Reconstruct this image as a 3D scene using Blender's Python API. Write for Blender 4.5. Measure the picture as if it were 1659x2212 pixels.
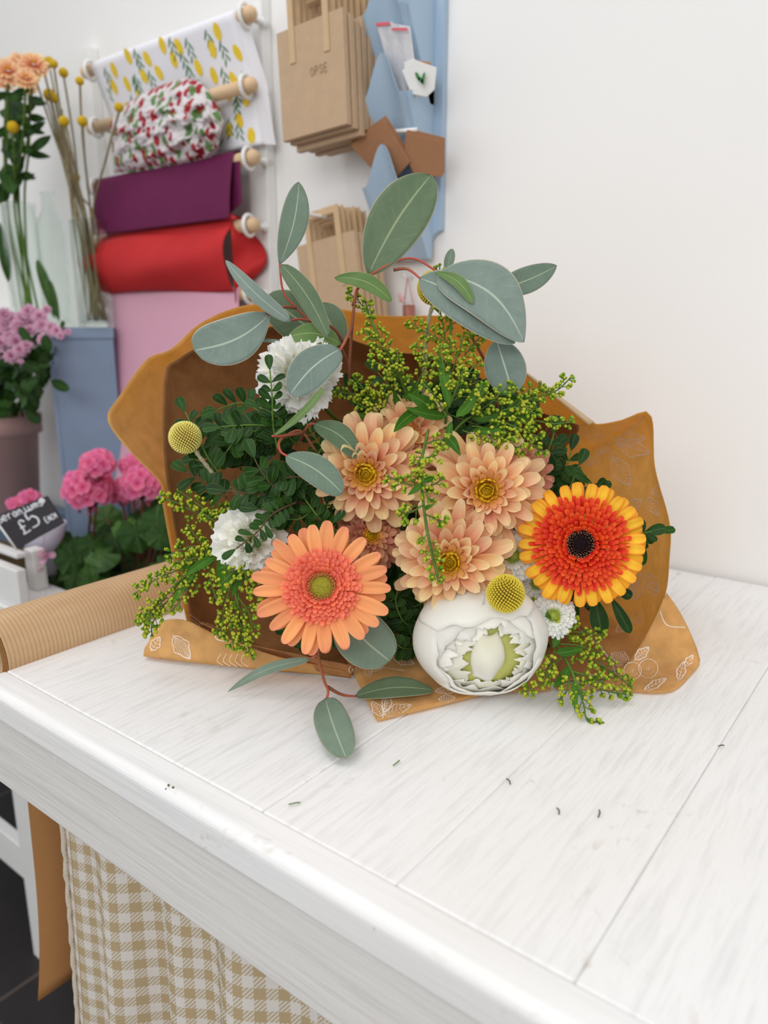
import bpy, math, random
import numpy as np
from mathutils import Vector, Matrix
from mathutils.bvhtree import BVHTree

for o in list(bpy.data.objects): bpy.data.objects.remove(o)
SC = bpy.context.scene
COL = SC.collection

# ------------------------------------------------------------------ camera, light, exposure
TT = 0.85                                   # table top height
CAMP = np.array([0.0, 0.0, TT + 0.31])
FPX, CX, CY = 1620.0, 829.5, 1106.0
PITCH, YAW = math.radians(13.9), math.radians(37.5)
FW = np.array([-math.sin(YAW)*math.cos(PITCH), math.cos(YAW)*math.cos(PITCH), -math.sin(PITCH)])
RT = np.array([math.cos(YAW), math.sin(YAW), 0.0])
UP = np.cross(RT, FW)
cam = bpy.data.cameras.new('camera'); camo = bpy.data.objects.new('camera', cam); COL.objects.link(camo)
camo.matrix_world = Matrix(((RT[0], UP[0], -FW[0], CAMP[0]), (RT[1], UP[1], -FW[1], CAMP[1]), (RT[2], UP[2], -FW[2], CAMP[2]), (0, 0, 0, 1)))
cam.sensor_fit = 'HORIZONTAL'; cam.sensor_width = 36; cam.lens = 36*FPX/1659; cam.clip_start = 0.01
cam.dof.use_dof = True; cam.dof.focus_distance = 0.63; cam.dof.aperture_fstop = 6.5
SC.camera = camo
SC.view_settings.view_transform = 'Standard'; SC.view_settings.look = 'None'
SC.view_settings.gamma = 1; SC.view_settings.use_curve_mapping = False
SC.view_settings.exposure = 0.0
WORLD_S, KEY_W, FILL_W = 0.76, 5.5, 16.0
w = bpy.data.worlds.new('world'); SC.world = w; w.use_nodes = True
w.node_tree.nodes['Background'].inputs[0].default_value = (0.985, 0.99, 1.0, 1)
w.node_tree.nodes['Background'].inputs[1].default_value = WORLD_S
def area(name, loc, target, sx, sy, power, color=(1, 1, 1)):
    l = bpy.data.lights.new(name, 'AREA'); l.shape = 'RECTANGLE'; l.size = sx; l.size_y = sy; l.energy = power; l.color = color
    o = bpy.data.objects.new(name, l); COL.objects.link(o); o.location = loc
    o.rotation_euler = (Vector(target)-Vector(loc)).to_track_quat('-Z', 'Y').to_euler()
    return o
area('ceiling_lamp_front', (-0.75, 0.05, 2.5), (-0.55, 0.45, 0.85), 1.3, 0.5, KEY_W, (1.0, 0.995, 0.985))
area('fill_light_rear', (0.30, -1.35, 2.0), (-0.4, 0.6, 1.0), 1.4, 0.9, FILL_W, (1.0, 1.0, 1.0))  # unseen fill added behind the camera to brighten camera-facing sides

# ------------------------------------------------------------------ helpers
def ray(x, y): return FW + RT*(x-CX)/FPX - UP*(y-CY)/FPX
def P(x, y, d): return CAMP + ray(x, y)*d
def onz(x, y, z=TT):
    r = ray(x, y); return CAMP + r*((z-CAMP[2])/r[2])
def ony(x, y, Y):
    r = ray(x, y); return CAMP + r*(Y/r[1])
def onx(x, y, X):
    r = ray(x, y); return CAMP + r*(X/r[0])
def A(*v): return np.array(v, float)
def unit(v):
    v = np.asarray(v, float); n = np.linalg.norm(v); return v/n if n > 1e-12 else v
def lin(r, g, b):
    f = lambda c: (c/255)/12.92 if c/255 <= 0.04045 else (((c/255)+0.055)/1.055)**2.4
    return (f(r), f(g), f(b), 1)

def tag(o, label=None, cat=None, group=None, kind=None):
    if label: o['label'] = label
    if cat: o['category'] = cat
    if group: o['group'] = group
    if kind: o['kind'] = kind
    return o
def woff(o):
    v = np.zeros(3)
    while o is not None:
        v += np.array(o.location); o = o.parent
    return v
def thing(name, loc, label, cat, group=None):
    o = bpy.data.objects.new(name, None); COL.objects.link(o); o.location = tuple(float(c) for c in loc); o.empty_display_size = 0.02
    return tag(o, label, cat, group)

class MB:
    """collects geometry in world coordinates, then links it as one mesh object"""
    def __init__(s): s.v = []; s.c = []; s.f = []; s.n = 0
    def add(s, verts, faces, col=(0, 0, 0)):
        verts = np.asarray(verts, float).reshape(-1, 3)
        c = np.asarray(col, float)
        if c.ndim == 1: c = np.tile(c, (len(verts), 1))
        s.v.append(verts); s.c.append(c.reshape(-1, 3))
        n = s.n
        s.f.extend([tuple(i+n for i in f) for f in faces]); s.n += len(verts)
        return s
    def grid(s, g, col=(0, 0, 0), wrap=False):
        nu, nv = g.shape[:2]
        f = []
        for i in range(nu-1):
            for j in range(nv if wrap else nv-1):
                k = (j+1) % nv
                f.append((i*nv+j, i*nv+k, (i+1)*nv+k, (i+1)*nv+j))
        return s.add(g.reshape(-1, 3), f, col)
    def box(s, lo, hi, col=(0, 0, 0)):
        x0, y0, z0 = lo; x1, y1, z1 = hi
        v = [(x0,y0,z0),(x1,y0,z0),(x1,y1,z0),(x0,y1,z0),(x0,y0,z1),(x1,y0,z1),(x1,y1,z1),(x0,y1,z1)]
        return s.add(v, [(0,3,2,1),(4,5,6,7),(0,1,5,4),(1,2,6,5),(2,3,7,6),(3,0,4,7)], col)
    def tube(s, pts, r, n=8, col=(0, 0, 0), cap=True):
        pts = [np.asarray(p, float) for p in pts]; m = len(pts)
        rr = r if hasattr(r, '__len__') else [r]*m
        t0 = unit(pts[1]-pts[0]); a = unit(np.cross(t0, (0.3, 0.2, 0.93)))
        if np.linalg.norm(a) < .1: a = A(1, 0, 0)
        g = np.zeros((m, n, 3)); ca = np.cos(np.arange(n)*2*math.pi/n)[:, None]; sa = np.sin(np.arange(n)*2*math.pi/n)[:, None]
        tt = []
        for i in range(m):
            t = unit(pts[min(i+1, m-1)]-pts[max(i-1, 0)])
            a = unit(a - t*np.dot(a, t)); b = np.cross(t, a)
            g[i] = pts[i] + rr[i]*(ca*a+sa*b); tt.append(i/(m-1))
        c = np.asarray(col, float)
        if c.ndim == 1:
            cc = np.tile(c, (m*n, 1)); cc[:, 0] = np.repeat(tt, n)
        else: cc = c
        base = s.n
        s.grid(g, cc, wrap=True)
        if cap:
            s.f.append(tuple(base+i for i in range(n))[::-1]); s.f.append(tuple(base+(m-1)*n+i for i in range(n)))
        return s
    def lathe(s, c, prof, n=32, axis=None, col=(0, 0, 0)):
        c = np.asarray(c, float); ax = unit(axis if axis is not None else (0, 0, 1))
        a = unit(np.cross(ax, (0.12, 0.99, 0.05) if abs(ax[1]) < .9 else (1, 0, 0))); b = np.cross(ax, a)
        g = np.zeros((len(prof), n, 3))
        for i, (r, h) in enumerate(prof):
            for j in range(n):
                t = 2*math.pi*j/n; g[i, j] = c + ax*h + r*(math.cos(t)*a+math.sin(t)*b)
        return s.grid(g, col, wrap=True)
    def ball(s, c, r, n=6, col=(0, 0, 0), axis=None):
        prof = [(max(1e-5, r*math.sin(math.pi*i/n)), -r*math.cos(math.pi*i/n)) for i in range(n+1)]
        return s.lathe(c, prof, n*2, axis, col)
    def torus(s, c, R, r, axis, n=32, m=8, col=(0, 0, 0)):
        c = np.asarray(c, float); ax = unit(axis); a = unit(np.cross(ax, (0.1, 0.2, 0.95))); b = np.cross(ax, a)
        pts = np.zeros((n+1, m, 3))
        for i in range(n+1):
            t = 2*math.pi*i/n; d = math.cos(t)*a+math.sin(t)*b
            for j in range(m):
                q = 2*math.pi*j/m; pts[i, j] = c + d*(R+r*math.cos(q)) + ax*r*math.sin(q)
        return s.grid(pts, col, wrap=True)
    def build(s, name, mat, parent=None, smooth=True, origin=None, solid=0, bevel=0, subsurf=0, offset=-1):
        v = np.concatenate(s.v); c = np.concatenate(s.c)
        if parent is not None: off = woff(parent); loc = np.zeros(3)
        else:
            off = v.mean(0) if origin is None else np.asarray(origin, float)
            if origin is None: off[2] = v[:, 2].min()
            loc = off
        me = bpy.data.meshes.new(name); me.from_pydata((v-off).tolist(), [], s.f)
        at = me.color_attributes.new('col', 'FLOAT_COLOR', 'POINT')
        at.data.foreach_set('color', np.hstack([c, np.ones((len(c), 1))]).astype(np.float32).ravel())
        if smooth: me.polygons.foreach_set('use_smooth', [True]*len(me.polygons))
        if mat: me.materials.append(mat)
        o = bpy.data.objects.new(name, me); COL.objects.link(o); o.location = tuple(loc)
        if parent is not None: o.parent = parent
        if bevel:
            b = o.modifiers.new('b', 'BEVEL'); b.width = bevel; b.segments = 3; b.limit_method = 'ANGLE'; b.harden_normals = False
        if solid:
            d = o.modifiers.new('s', 'SOLIDIFY'); d.thickness = solid; d.offset = offset
        if subsurf:
            d = o.modifiers.new('u', 'SUBSURF'); d.levels = subsurf; d.render_levels = subsurf
        me.update(); return o

def smoothpath(pts, n=6):
    pts = [np.asarray(p, float) for p in pts]
    if len(pts) < 3: return [pts[0] + (pts[-1]-pts[0])*i/n for i in range(n+1)]
    out = []
    for i in range(len(pts)-1):
        p0 = pts[max(i-1, 0)]; p1 = pts[i]; p2 = pts[i+1]; p3 = pts[min(i+2, len(pts)-1)]
        for k in range(n):
            t = k/n
            out.append(0.5*((2*p1)+(-p0+p2)*t+(2*p0-5*p1+4*p2-p3)*t*t+(-p0+3*p1-3*p2+p3)*t**3))
    out.append(pts[-1]); return out
def resample(pts, n):
    pts = np.array(pts, float); d = np.r_[0, np.cumsum(np.linalg.norm(np.diff(pts, axis=0), axis=1))]
    t = np.linspace(0, d[-1], n); return np.stack([np.interp(t, d, pts[:, k]) for k in range(3)], 1)
def pix(pts, d=None):
    return [P(*p) if len(p) == 3 else P(p[0], p[1], d) for p in pts]

# ------------------------------------------------------------------ materials
class NT:
    def __init__(s, name):
        m = bpy.data.materials.new(name); m.use_nodes = True; s.m = m; s.t = m.node_tree; s.t.nodes.clear()
        s.out = s.t.nodes.new('ShaderNodeOutputMaterial')
    def n(s, typ, ins=None, **kw):
        nd = s.t.nodes.new('ShaderNode'+typ)
        for k, v in kw.items(): setattr(nd, k, v)
        for k, v in (ins or {}).items():
            sock = nd.inputs[k]
            if isinstance(v, bpy.types.NodeSocket): s.t.links.new(v, sock)
            else: sock.default_value = v
        return nd
    def ramp(s, fac, stops, interp='LINEAR'):
        nd = s.n('ValToRGB', {'Fac': fac}); cr = nd.color_ramp; cr.interpolation = interp
        while len(cr.elements) < len(stops): cr.elements.new(0.5)
        for e, (p, c) in zip(cr.elements, stops):
            e.position = p; e.color = c if len(c) == 4 else (*c, 1)
        return nd.outputs[0]
    def math(s, op, a, b=0.0, c=0.0):
        return s.n('Math', {0: a, 1: b, 2: c}, operation=op).outputs[0]
    def mix(s, f, a, b, mode='MIX'):
        nd = s.n('Mix', None, data_type='RGBA', blend_type=mode)
        for i, v in ((0, f), (6, a), (7, b)):
            if isinstance(v, bpy.types.NodeSocket): s.t.links.new(v, nd.inputs[i])
            else: nd.inputs[i].default_value = v
        return nd.outputs[2]
    def noise(s, scale, vec=None, detail=3, rough=.5, dist=0):
        nd = s.n('TexNoise', {'Scale': scale, 'Detail': detail, 'Roughness': rough, 'Distortion': dist})
        if vec is not None: s.t.links.new(vec, nd.inputs['Vector'])
        return nd.outputs[0]
    def vec(s, scale=(1, 1, 1), rot=(0, 0, 0), kind='Object'):
        tc = s.n('TexCoord'); return s.n('Mapping', {'Vector': tc.outputs[kind], 'Scale': scale, 'Rotation': rot}).outputs[0]
    def attr(s):
        a = s.n('Attribute', attribute_name='col'); q = s.n('SeparateColor', {0: a.outputs['Color']})
        return q.outputs[0], q.outputs[1], q.outputs[2]
    def fin(s, color, rough=.6, spec=.3, trans=0, tcol=None, bump=None, bstr=.2, bdist=.002, sheen=0, extra=None):
        ins = {'Base Color': color, 'Roughness': rough, 'Specular IOR Level': spec}
        if sheen: ins['Sheen Weight'] = sheen
        ins.update(extra or {})
        b = s.n('BsdfPrincipled', ins)
        if bump is not None:
            bn = s.n('Bump', {'Height': bump, 'Strength': bstr, 'Distance': bdist}); s.t.links.new(bn.outputs[0], b.inputs['Normal'])
        sh = b.outputs[0]
        if trans:
            tr = s.n('BsdfTranslucent', {'Color': tcol if tcol is not None else color})
            sh = s.n('MixShader', {0: trans, 1: sh, 2: tr.outputs[0]}).outputs[0]
        s.t.links.new(sh, s.out.inputs[0]); return s.m

def plain(name, rgb, rough=.6, spec=.3, nscale=30, nvar=.08, trans=0, bstr=0, stretch=(1, 1, 1), extra=None):
    k = NT(name); v = k.vec(stretch); nz = k.noise(nscale, v)
    c = lin(*rgb); lo = tuple(x*(1-nvar) for x in c[:3])+(1,); hi = tuple(min(1, x*(1+nvar)) for x in c[:3])+(1,)
    col = k.ramp(nz, [(.3, lo), (.7, hi)])
    return k.fin(col, rough, spec, trans, bump=nz if bstr else None, bstr=bstr, extra=extra)

def petal_mat(name, stops, rough=.55, trans=.25, vein=.12, hue=0.0, edge=None):
    """stops along the petal (attribute R = base to tip), G = across, B = random per petal"""
    k = NT(name); t, v, r = k.attr()
    col = k.ramp(t, [(p, lin(*c)) for p, c in stops])
    if edge is not None:
        e = k.math('ABSOLUTE', k.math('SUBTRACT', v, .5)); ef = k.ramp(e, [(.30, (0, 0, 0, 1)), (.5, (1, 1, 1, 1))])
        tf = k.ramp(t, [(.3, (1, 1, 1, 1)), (.8, (.8, .8, .8, 1))])
        col = k.mix(k.math('MULTIPLY', ef, tf), col, lin(*edge))
    cv = k.n('CombineXYZ', {0: k.math('MULTIPLY', v, 9.0), 1: k.math('MULTIPLY', t, 1.2), 2: k.math('MULTIPLY', r, 37.0)}).outputs[0]
    nz = k.noise(1.0, cv, 2)
    f = k.math('MULTIPLY_ADD', nz, vein*2, 1-vein)
    f2 = k.math('MULTIPLY', f, k.math('MULTIPLY_ADD', r, .16, .92))
    hs = k.n('HueSaturation', {'Color': col, 'Value': f2, 'Saturation': 1.0, 'Hue': k.math('MULTIPLY_ADD', r, hue, .5-hue/2)}).outputs[0]
    return k.fin(hs, rough, .25, trans, bump=nz, bstr=.25, bdist=.0006)

def leaf_mat(name, dark, light, vein, rough=.5, trans=.15, edge=None, ribs=16, spec=.35, midw=.018):
    k = NT(name); t, v, r = k.attr()
    a = k.math('ABSOLUTE', k.math('SUBTRACT', v, .5))
    nz = k.noise(90, k.vec(), 3)
    col = k.ramp(k.math('ADD', k.math('MULTIPLY', nz, .6), k.math('MULTIPLY', r, .4)), [(.25, lin(*dark)), (.75, lin(*light))])
    sv = k.math('SINE', k.math('MULTIPLY', k.math('ADD', k.math('SUBTRACT', t, k.math('MULTIPLY', a, .45)), k.math('MULTIPLY', k.noise(60, k.vec(), 2), .07)), ribs*6.283))
    svm = k.ramp(sv, [(.90, (0, 0, 0, 1)), (1.0, (.5, .5, .5, 1))])
    svm = k.math('MULTIPLY', svm, k.ramp(k.noise(130, k.vec(), 2), [(.42, (.1, .1, .1, 1)), (.6, (1, 1, 1, 1))]))
    col = k.mix(k.math('MULTIPLY', svm, .34), col, lin(*vein))
    mid = k.ramp(a, [(midw*.5, (1, 1, 1, 1)), (midw*1.5, (0, 0, 0, 1))])
    col = k.mix(mid, col, lin(*vein))
    if edge is not None:
        col = k.mix(k.ramp(a, [(.476, (0, 0, 0, 1)), (.49, (1, 1, 1, 1))]), col, lin(*edge))
    h = k.math('ADD', svm, nz)
    return k.fin(col, rough, spec, trans, bump=h, bstr=.15, bdist=.0006)

M = {}
def white_paint(name, rgb, sc, stain=True, lo=.93):
    k = NT(name); v = k.vec(sc)
    n1 = k.noise(60, v, 4, .65); n2 = k.noise(2.2, k.vec(), 3, .6, .6)
    c = lin(*rgb)
    col = k.ramp(n1, [(.34, tuple(x*lo for x in c[:3])+(1,)), (.52, c)])
    col = k.mix(k.ramp(n2, [(.45, (0, 0, 0, 1)), (.8, (.5, .5, .5, 1))]), col, lin(232, 229, 223))
    if stain:
        n3 = k.noise(9, k.vec(), 5, .7, 1.5); n4 = k.noise(160, k.vec((1, .35, 1)), 2)
        m = k.math('MULTIPLY', k.ramp(n3, [(.60, (0, 0, 0, 1)), (.72, (1, 1, 1, 1))]), k.ramp(n4, [(.5, (0, 0, 0, 1)), (.62, (.55, .55, .55, 1))]))
        col = k.mix(m, col, lin(190, 176, 152))
        n5 = k.noise(28, k.vec((1, 1, 1), (0, 0, .7)), 4, .7, 2)
        m5 = k.ramp(n5, [(.735, (0, 0, 0, 1)), (.76, (.5, .5, .5, 1))])
        col = k.mix(m5, col, lin(150, 140, 125))
    h = k.math('ADD', n1, k.math('MULTIPLY', k.noise(11, k.vec(), 3), .6))
    return k.fin(col, .42, .35, bump=h, bstr=.65, bdist=.0014)
M['top'] = white_paint('white_brushed_paint', (243, 242, 241), (3.0, .22, 1), lo=.885)
M['rail'] = white_paint('white_rail_paint', (243, 242, 241), (.06, 1, 1))
M['apron'] = white_paint('white_apron_paint', (232, 229, 225), (.09, 1, 1.8), stain=False, lo=.9)
M['wall'] = plain('white_wall', (240, 239, 237), .8, .15, 3, .012)
M['white'] = plain('white_gloss_wood', (238, 238, 236), .45, .3, 20, .03)
M['floor'] = None
k = NT('dark_slate_tiles'); vv = k.vec((1, 1, 1), (0, 0, 0))
br = k.n('TexBrick', {'Vector': vv, 'Scale': 1.0, 'Mortar Size': .004, 'Brick Width': .6, 'Row Height': .42, 'Color1': lin(40, 38, 40), 'Color2': lin(34, 32, 34), 'Mortar': lin(88, 76, 68)}, offset=0)
nz = k.noise(14, k.vec(), 5, .7, .5)
M['floor'] = k.fin(k.mix(k.math('MULTIPLY', nz, .35), br.outputs[0], lin(70, 62, 62)), .45, .3, bump=nz, bstr=.1)
def kraft(name, rgb, rough=.62, trans=.16, tcol=(205, 130, 60), mott=.10, fine=.05):
    k = NT(name); n1 = k.noise(55, k.vec((1, 1, 1)), 5, .65, .4); n2 = k.noise(600, k.vec((1, 1, 1)), 2)
    c = lin(*rgb)
    col = k.ramp(n1, [(.32, tuple(x*(1-mott) for x in c[:3])+(1,)), (.68, tuple(min(1, x*(1+mott)) for x in c[:3])+(1,))])
    f = k.math('MULTIPLY_ADD', n2, fine*2, 1-fine)
    col = k.n('HueSaturation', {'Color': col, 'Value': f}).outputs[0]
    return k.fin(col, rough, .25, trans, lin(*tcol), bump=n1, bstr=.22, bdist=.001)
M['kraft'] = kraft('kraft_wrap', (230, 190, 128), trans=.46, tcol=(255, 216, 130), mott=.18)
M['kraft_shaded'] = kraft('kraft_wrap_shaded', (172, 120, 74), trans=.10, tcol=(196, 116, 56), mott=.18)  # same kraft wrap, shade inside the cone put into a darker base
M['kraft_bag'] = kraft('kraft_bag', (190, 162, 132), trans=0, mott=.04)
M['kraft_tab'] = kraft('kraft_bag_tab', (201, 172, 135), trans=0, mott=.04)
M['kraft_napkin'] = kraft('kraft_packet', (170, 124, 90), trans=0, mott=.05)
M['print'] = plain('white_ink', (244, 226, 206), .6, .2, 80, .1)
# ribbed kraft roll
k = NT('ribbed_kraft'); tc = k.n('TexCoord'); sep = k.n('SeparateXYZ', {0: tc.outputs['Object']})
s_ = k.math('SINE', k.math('MULTIPLY', sep.outputs[1], 6.283/.0042))
nz = k.noise(45, k.vec((1, .25, 1)), 4)
st = k.ramp(s_, [(.25, (1, 1, 1, 1)), (.95, (0, 0, 0, 1))])
col = k.ramp(nz, [(.3, lin(200, 164, 124)), (.7, lin(216, 182, 142))])
col = k.mix(k.math('MULTIPLY', k.math('SUBTRACT', 1.0, st), .38), col, lin(150, 112, 78))
M['ribbed'] = k.fin(col, .6, .25, bump=st, bstr=.3, bdist=.0004)
M['strip'] = kraft('kraft_strip', (204, 152, 96), trans=.3, mott=.03)

M['ger_out'] = petal_mat('peach_ray_petals', [(0, (238, 118, 84)), (.25, (248, 160, 104)), (.75, (250, 172, 112)), (1, (248, 160, 118))], hue=.01)
M['ger_in'] = petal_mat('coral_inner_petals', [(0, (214, 66, 52)), (.5, (240, 104, 76)), (1, (250, 146, 116))], hue=.01)
M['ger_core'] = petal_mat('pale_florets', [(0, (180, 50, 40)), (.55, (214, 90, 60)), (1, (250, 196, 150))])
M['ger_disc'] = plain('olive_disc', (150, 144, 48), .8, .1, 900, .35, bstr=.6)
M['or_out'] = petal_mat('yellow_ray_petals', [(0, (236, 90, 30)), (.3, (246, 168, 36)), (.7, (252, 204, 56)), (1, (246, 176, 50))], edge=(238, 120, 30), vein=.18)
M['or_in'] = petal_mat('scarlet_inner_petals', [(0, (196, 30, 10)), (.6, (230, 58, 18)), (1, (244, 96, 48))], hue=.012)
M['or_core'] = petal_mat('dark_florets', [(0, (30, 8, 10)), (.6, (60, 20, 20)), (1, (226, 190, 150))])
M['or_disc'] = plain('black_disc', (26, 14, 18), .8, .1, 900, .4, bstr=.5)
M['chr_pet'] = petal_mat('peach_chrysanthemum_petals', [(0, (222, 118, 58)), (.3, (236, 158, 112)), (.65, (242, 186, 142)), (1, (248, 226, 176))], hue=.035, vein=.16, trans=.22)
M['chr_mid'] = petal_mat('amber_chrysanthemum_petals', [(0, (216, 150, 30)), (.5, (238, 176, 84)), (1, (240, 176, 128))], hue=.02)
M['chr_core'] = petal_mat('yellow_chrysanthemum_centre', [(0, (150, 124, 16)), (.35, (226, 184, 20)), (1, (246, 216, 56))], hue=.02)
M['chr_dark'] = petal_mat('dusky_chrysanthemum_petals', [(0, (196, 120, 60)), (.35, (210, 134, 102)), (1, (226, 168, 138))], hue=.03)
M['carn'] = petal_mat('white_carnation_petals', [(0, (214, 212, 140)), (.5, (240, 238, 208)), (.85, (250, 249, 240)), (1, (251, 251, 249))], trans=.30, vein=.05)
M['peony'] = petal_mat('white_peony_petals', [(0, (242, 239, 205)), (.4, (250, 248, 236)), (1, (253, 251, 244))], trans=.28, vein=.025)
M['peony_in'] = petal_mat('green_tinted_petals', [(0, (232, 230, 140)), (.3, (228, 230, 130)), (.55, (204, 212, 70)), (1, (244, 240, 206))], trans=.4, vein=.04)
M['peony_core'] = petal_mat('cream_heart_petal', [(0, (236, 236, 190)), (.6, (246, 243, 222)), (1, (250, 248, 240))], trans=.3, vein=.03)
M['mum_w'] = petal_mat('white_mum_petals', [(0, (190, 208, 110)), (.3, (226, 234, 190)), (.6, (246, 246, 240)), (1, (250, 250, 248))], trans=.35, vein=.05)
M['mum_c'] = petal_mat('green_mum_centre', [(0, (150, 176, 60)), (1, (206, 216, 110))])
M['cras'] = petal_mat('yellow_billy_button', [(0, (110, 76, 6)), (.5, (190, 158, 22)), (1, (232, 214, 80))], trans=0, vein=.1)
M['cras_p'] = petal_mat('pale_yellow_billy_button', [(0, (140, 104, 10)), (.5, (212, 188, 60)), (1, (242, 234, 140))], trans=0, vein=.1)
M['cras_stem'] = plain('felty_grey_stem', (184, 174, 140), .95, .05, 900, .3, bstr=.9)
M['euc'] = leaf_mat('eucalyptus_leaf', (104, 124, 106), (122, 141, 122), (170, 182, 156), edge=(176, 166, 142), rough=.62, trans=.06, ribs=10)
M['euc_d'] = leaf_mat('eucalyptus_leaf_dark', (82, 104, 74), (98, 119, 88), (150, 164, 124), edge=(170, 164, 132), rough=.55, trans=.06, ribs=10)
M['euc_b'] = leaf_mat('eucalyptus_leaf_blue', (114, 132, 122), (134, 150, 140), (182, 196, 178), edge=(196, 190, 170), rough=.65, trans=.06, ribs=9)
M['euc_g'] = leaf_mat('eucalyptus_leaf_underside', (92, 124, 62), (110, 140, 80), (160, 176, 110), edge=(178, 176, 130), rough=.5, trans=.1)
M['euc_stem'] = petal_mat('reddish_stem', [(0, (122, 76, 50)), (.5, (168, 96, 68)), (1, (196, 84, 76))], trans=0, rough=.5)
M['pist'] = leaf_mat('dark_glossy_leaf', (20, 50, 12), (40, 80, 22), (78, 112, 44), edge=(112, 136, 52), rough=.45, ribs=8, midw=.025, spec=.22)
M['wood_stem'] = plain('brown_twig', (92, 76, 52), .8, .1, 200, .25)
M['green_stem'] = plain('green_stem', (92, 122, 46), .55, .25, 60, .15)
M['sol_leaf'] = leaf_mat('goldenrod_leaf', (54, 100, 22), (76, 128, 34), (122, 160, 60), spec=.2, rough=.55, ribs=6)
M['bud'] = petal_mat('goldenrod_bud', [(0, (92, 132, 22)), (.5, (122, 156, 34)), (.72, (148, 172, 40)), (.9, (214, 204, 64)), (1, (140, 146, 30))], trans=.12, vein=.1, hue=.03)
M['glass'] = None
k = NT('clear_glass'); g_ = k.n('BsdfGlass', {'Roughness': 0.0, 'IOR': 1.25, 'Color': (.97, .99, .98, 1)}); tr = k.n('BsdfTransparent', {'Color': (.96, .98, .97, 1)})
mx = k.n('MixShader', {0: .78, 1: g_.outputs[0], 2: tr.outputs[0]}); k.t.links.new(mx.outputs[0], k.out.inputs[0]); M['glass'] = k.m
k = NT('clear_cellophane'); g_ = k.n('BsdfPrincipled', {'Base Color': lin(235, 236, 240), 'Roughness': .25}); tr = k.n('BsdfTransparent', {})
nzz = k.noise(60, k.vec((1, 1, .1)), 3); mf = k.ramp(nzz, [(.35, (.55, .55, .55, 1)), (.6, (.1, .1, .1, 1))])
mx = k.n('MixShader', {0: mf, 1: g_.outputs[0], 2: tr.outputs[0]}); k.t.links.new(mx.outputs[0], k.out.inputs[0]); M['cello'] = k.m
M['red_ink'] = plain('red_seal', (214, 96, 110), .5)
M['blue'] = plain('powder_blue_paint', (165, 187, 207), .5, .3, 6, .05)
M['slate'] = plain('slate_blue_paint', (130, 150, 174), .55, .3, 8, .06)
M['purple'] = plain('plum_paper', (104, 32, 74), .7, .2, 12, .08)
M['red'] = plain('red_paper', (196, 46, 48), .65, .2, 8, .1, trans=.05)
M['pink'] = plain('pink_paper', (232, 178, 198), .7, .2, 8, .02, trans=.1)
M['lemonp'] = plain('lemon_print_paper', (240, 240, 246), .6, .2, 8, .01)
M['lemon'] = plain('lemon_yellow_ink', (240, 208, 60), .6, .2, 90, .08)
M['lgreen'] = plain('leaf_green_ink', (66, 128, 74), .6, .2, 90, .15)
k = NT('cherry_print_paper'); vo = k.n('TexVoronoi', {'Scale': 60, 'Randomness': .8, 'Vector': k.vec((1, 1, .72))}); sp = k.n('SeparateColor', {0: vo.outputs['Color']})
dm = k.ramp(vo.outputs['Distance'], [(.44, (1, 1, 1, 1)), (.50, (0, 0, 0, 1))])
cc = k.ramp(sp.outputs[0], [(0, lin(178, 44, 58)), (.46, lin(178, 44, 58)), (.48, lin(112, 150, 88)), (.90, lin(112, 150, 88)), (.92, lin(236, 230, 230))], 'CONSTANT')
M['cherry'] = k.fin(k.mix(dm, lin(232, 226, 228), cc), .5, .25, .15)
M['wood'] = plain('pale_beech', (222, 190, 152), .5, .3, 30, .08, stretch=(.15, 1, 1))
M['plastic'] = plain('white_plastic', (240, 240, 238), .35, .4, 20, .01)
M['copper'] = plain('copper', (150, 88, 74), .4, .5, 20, .05)
M['pinkcord'] = plain('pink_cord', (214, 170, 168), .7)
M['chalkboard'] = plain('chalkboard', (58, 56, 60), .7, .2, 10, .12)
M['chalk'] = plain('white_chalk', (228, 230, 236), .9, .1, 200, .15)
M['pinkpot'] = plain('dusty_pink_pot', (196, 158, 152), .6, .25, 12, .05)
M['soil'] = plain('dark_soil', (52, 40, 32), .95, .05, 200, .4, bstr=.8)
M['gerp'] = petal_mat('bright_pink_petals', [(0, (224, 70, 124)), (.4, (242, 112, 164)), (1, (250, 150, 190))], trans=.3, hue=.02)
M['mump'] = petal_mat('soft_pink_petals', [(0, (176, 92, 122)), (.4, (212, 150, 182)), (1, (232, 190, 212))], trans=.25)
M['bgleaf'] = leaf_mat('deep_green_foliage', (26, 54, 18), (50, 86, 30), (84, 116, 52), rough=.55, ribs=6, spec=.2)
M['bgleaf2'] = leaf_mat('mid_green_foliage', (48, 82, 34), (76, 116, 46), (110, 140, 70), rough=.5, ribs=6)
M['dry'] = plain('dried_stalk', (134, 124, 96), .9, .05, 80, .25)
M['button'] = plain('mustard_button', (204, 168, 40), .85, .1, 600, .3, bstr=.5)
k = NT('beige_gingham'); t, v, r = k.attr()
def stripes(x, n):
    return k.math('GREATER_THAN', k.math('FRACT', k.math('MULTIPLY', x, n)), .5)
su = stripes(t, 1.0); sv = stripes(v, 1.0)
tw = k.math('GREATER_THAN', k.math('FRACT', k.math('MULTIPLY', k.math('ADD', t, v), 5.0)), .5)
both = k.math('MULTIPLY', su, sv); one = k.math('ABSOLUTE', k.math('SUBTRACT', su, sv)); half = k.math('MULTIPLY', one, k.math('MULTIPLY_ADD', tw, .75, .12))
fac = k.math('MAXIMUM', both, half)
wv = k.noise(900, k.vec(), 2)
M['gingham'] = k.fin(k.mix(fac, lin(236, 230, 222), lin(198, 176, 138)), .9, .1, .12, bump=wv, bstr=.4, bdist=.0006)
M['fringe'] = plain('cream_fringe', (226, 214, 196), .95, .05, 700, .15, bstr=.7)
rng = np.random.RandomState(7); random.seed(7)
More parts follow.
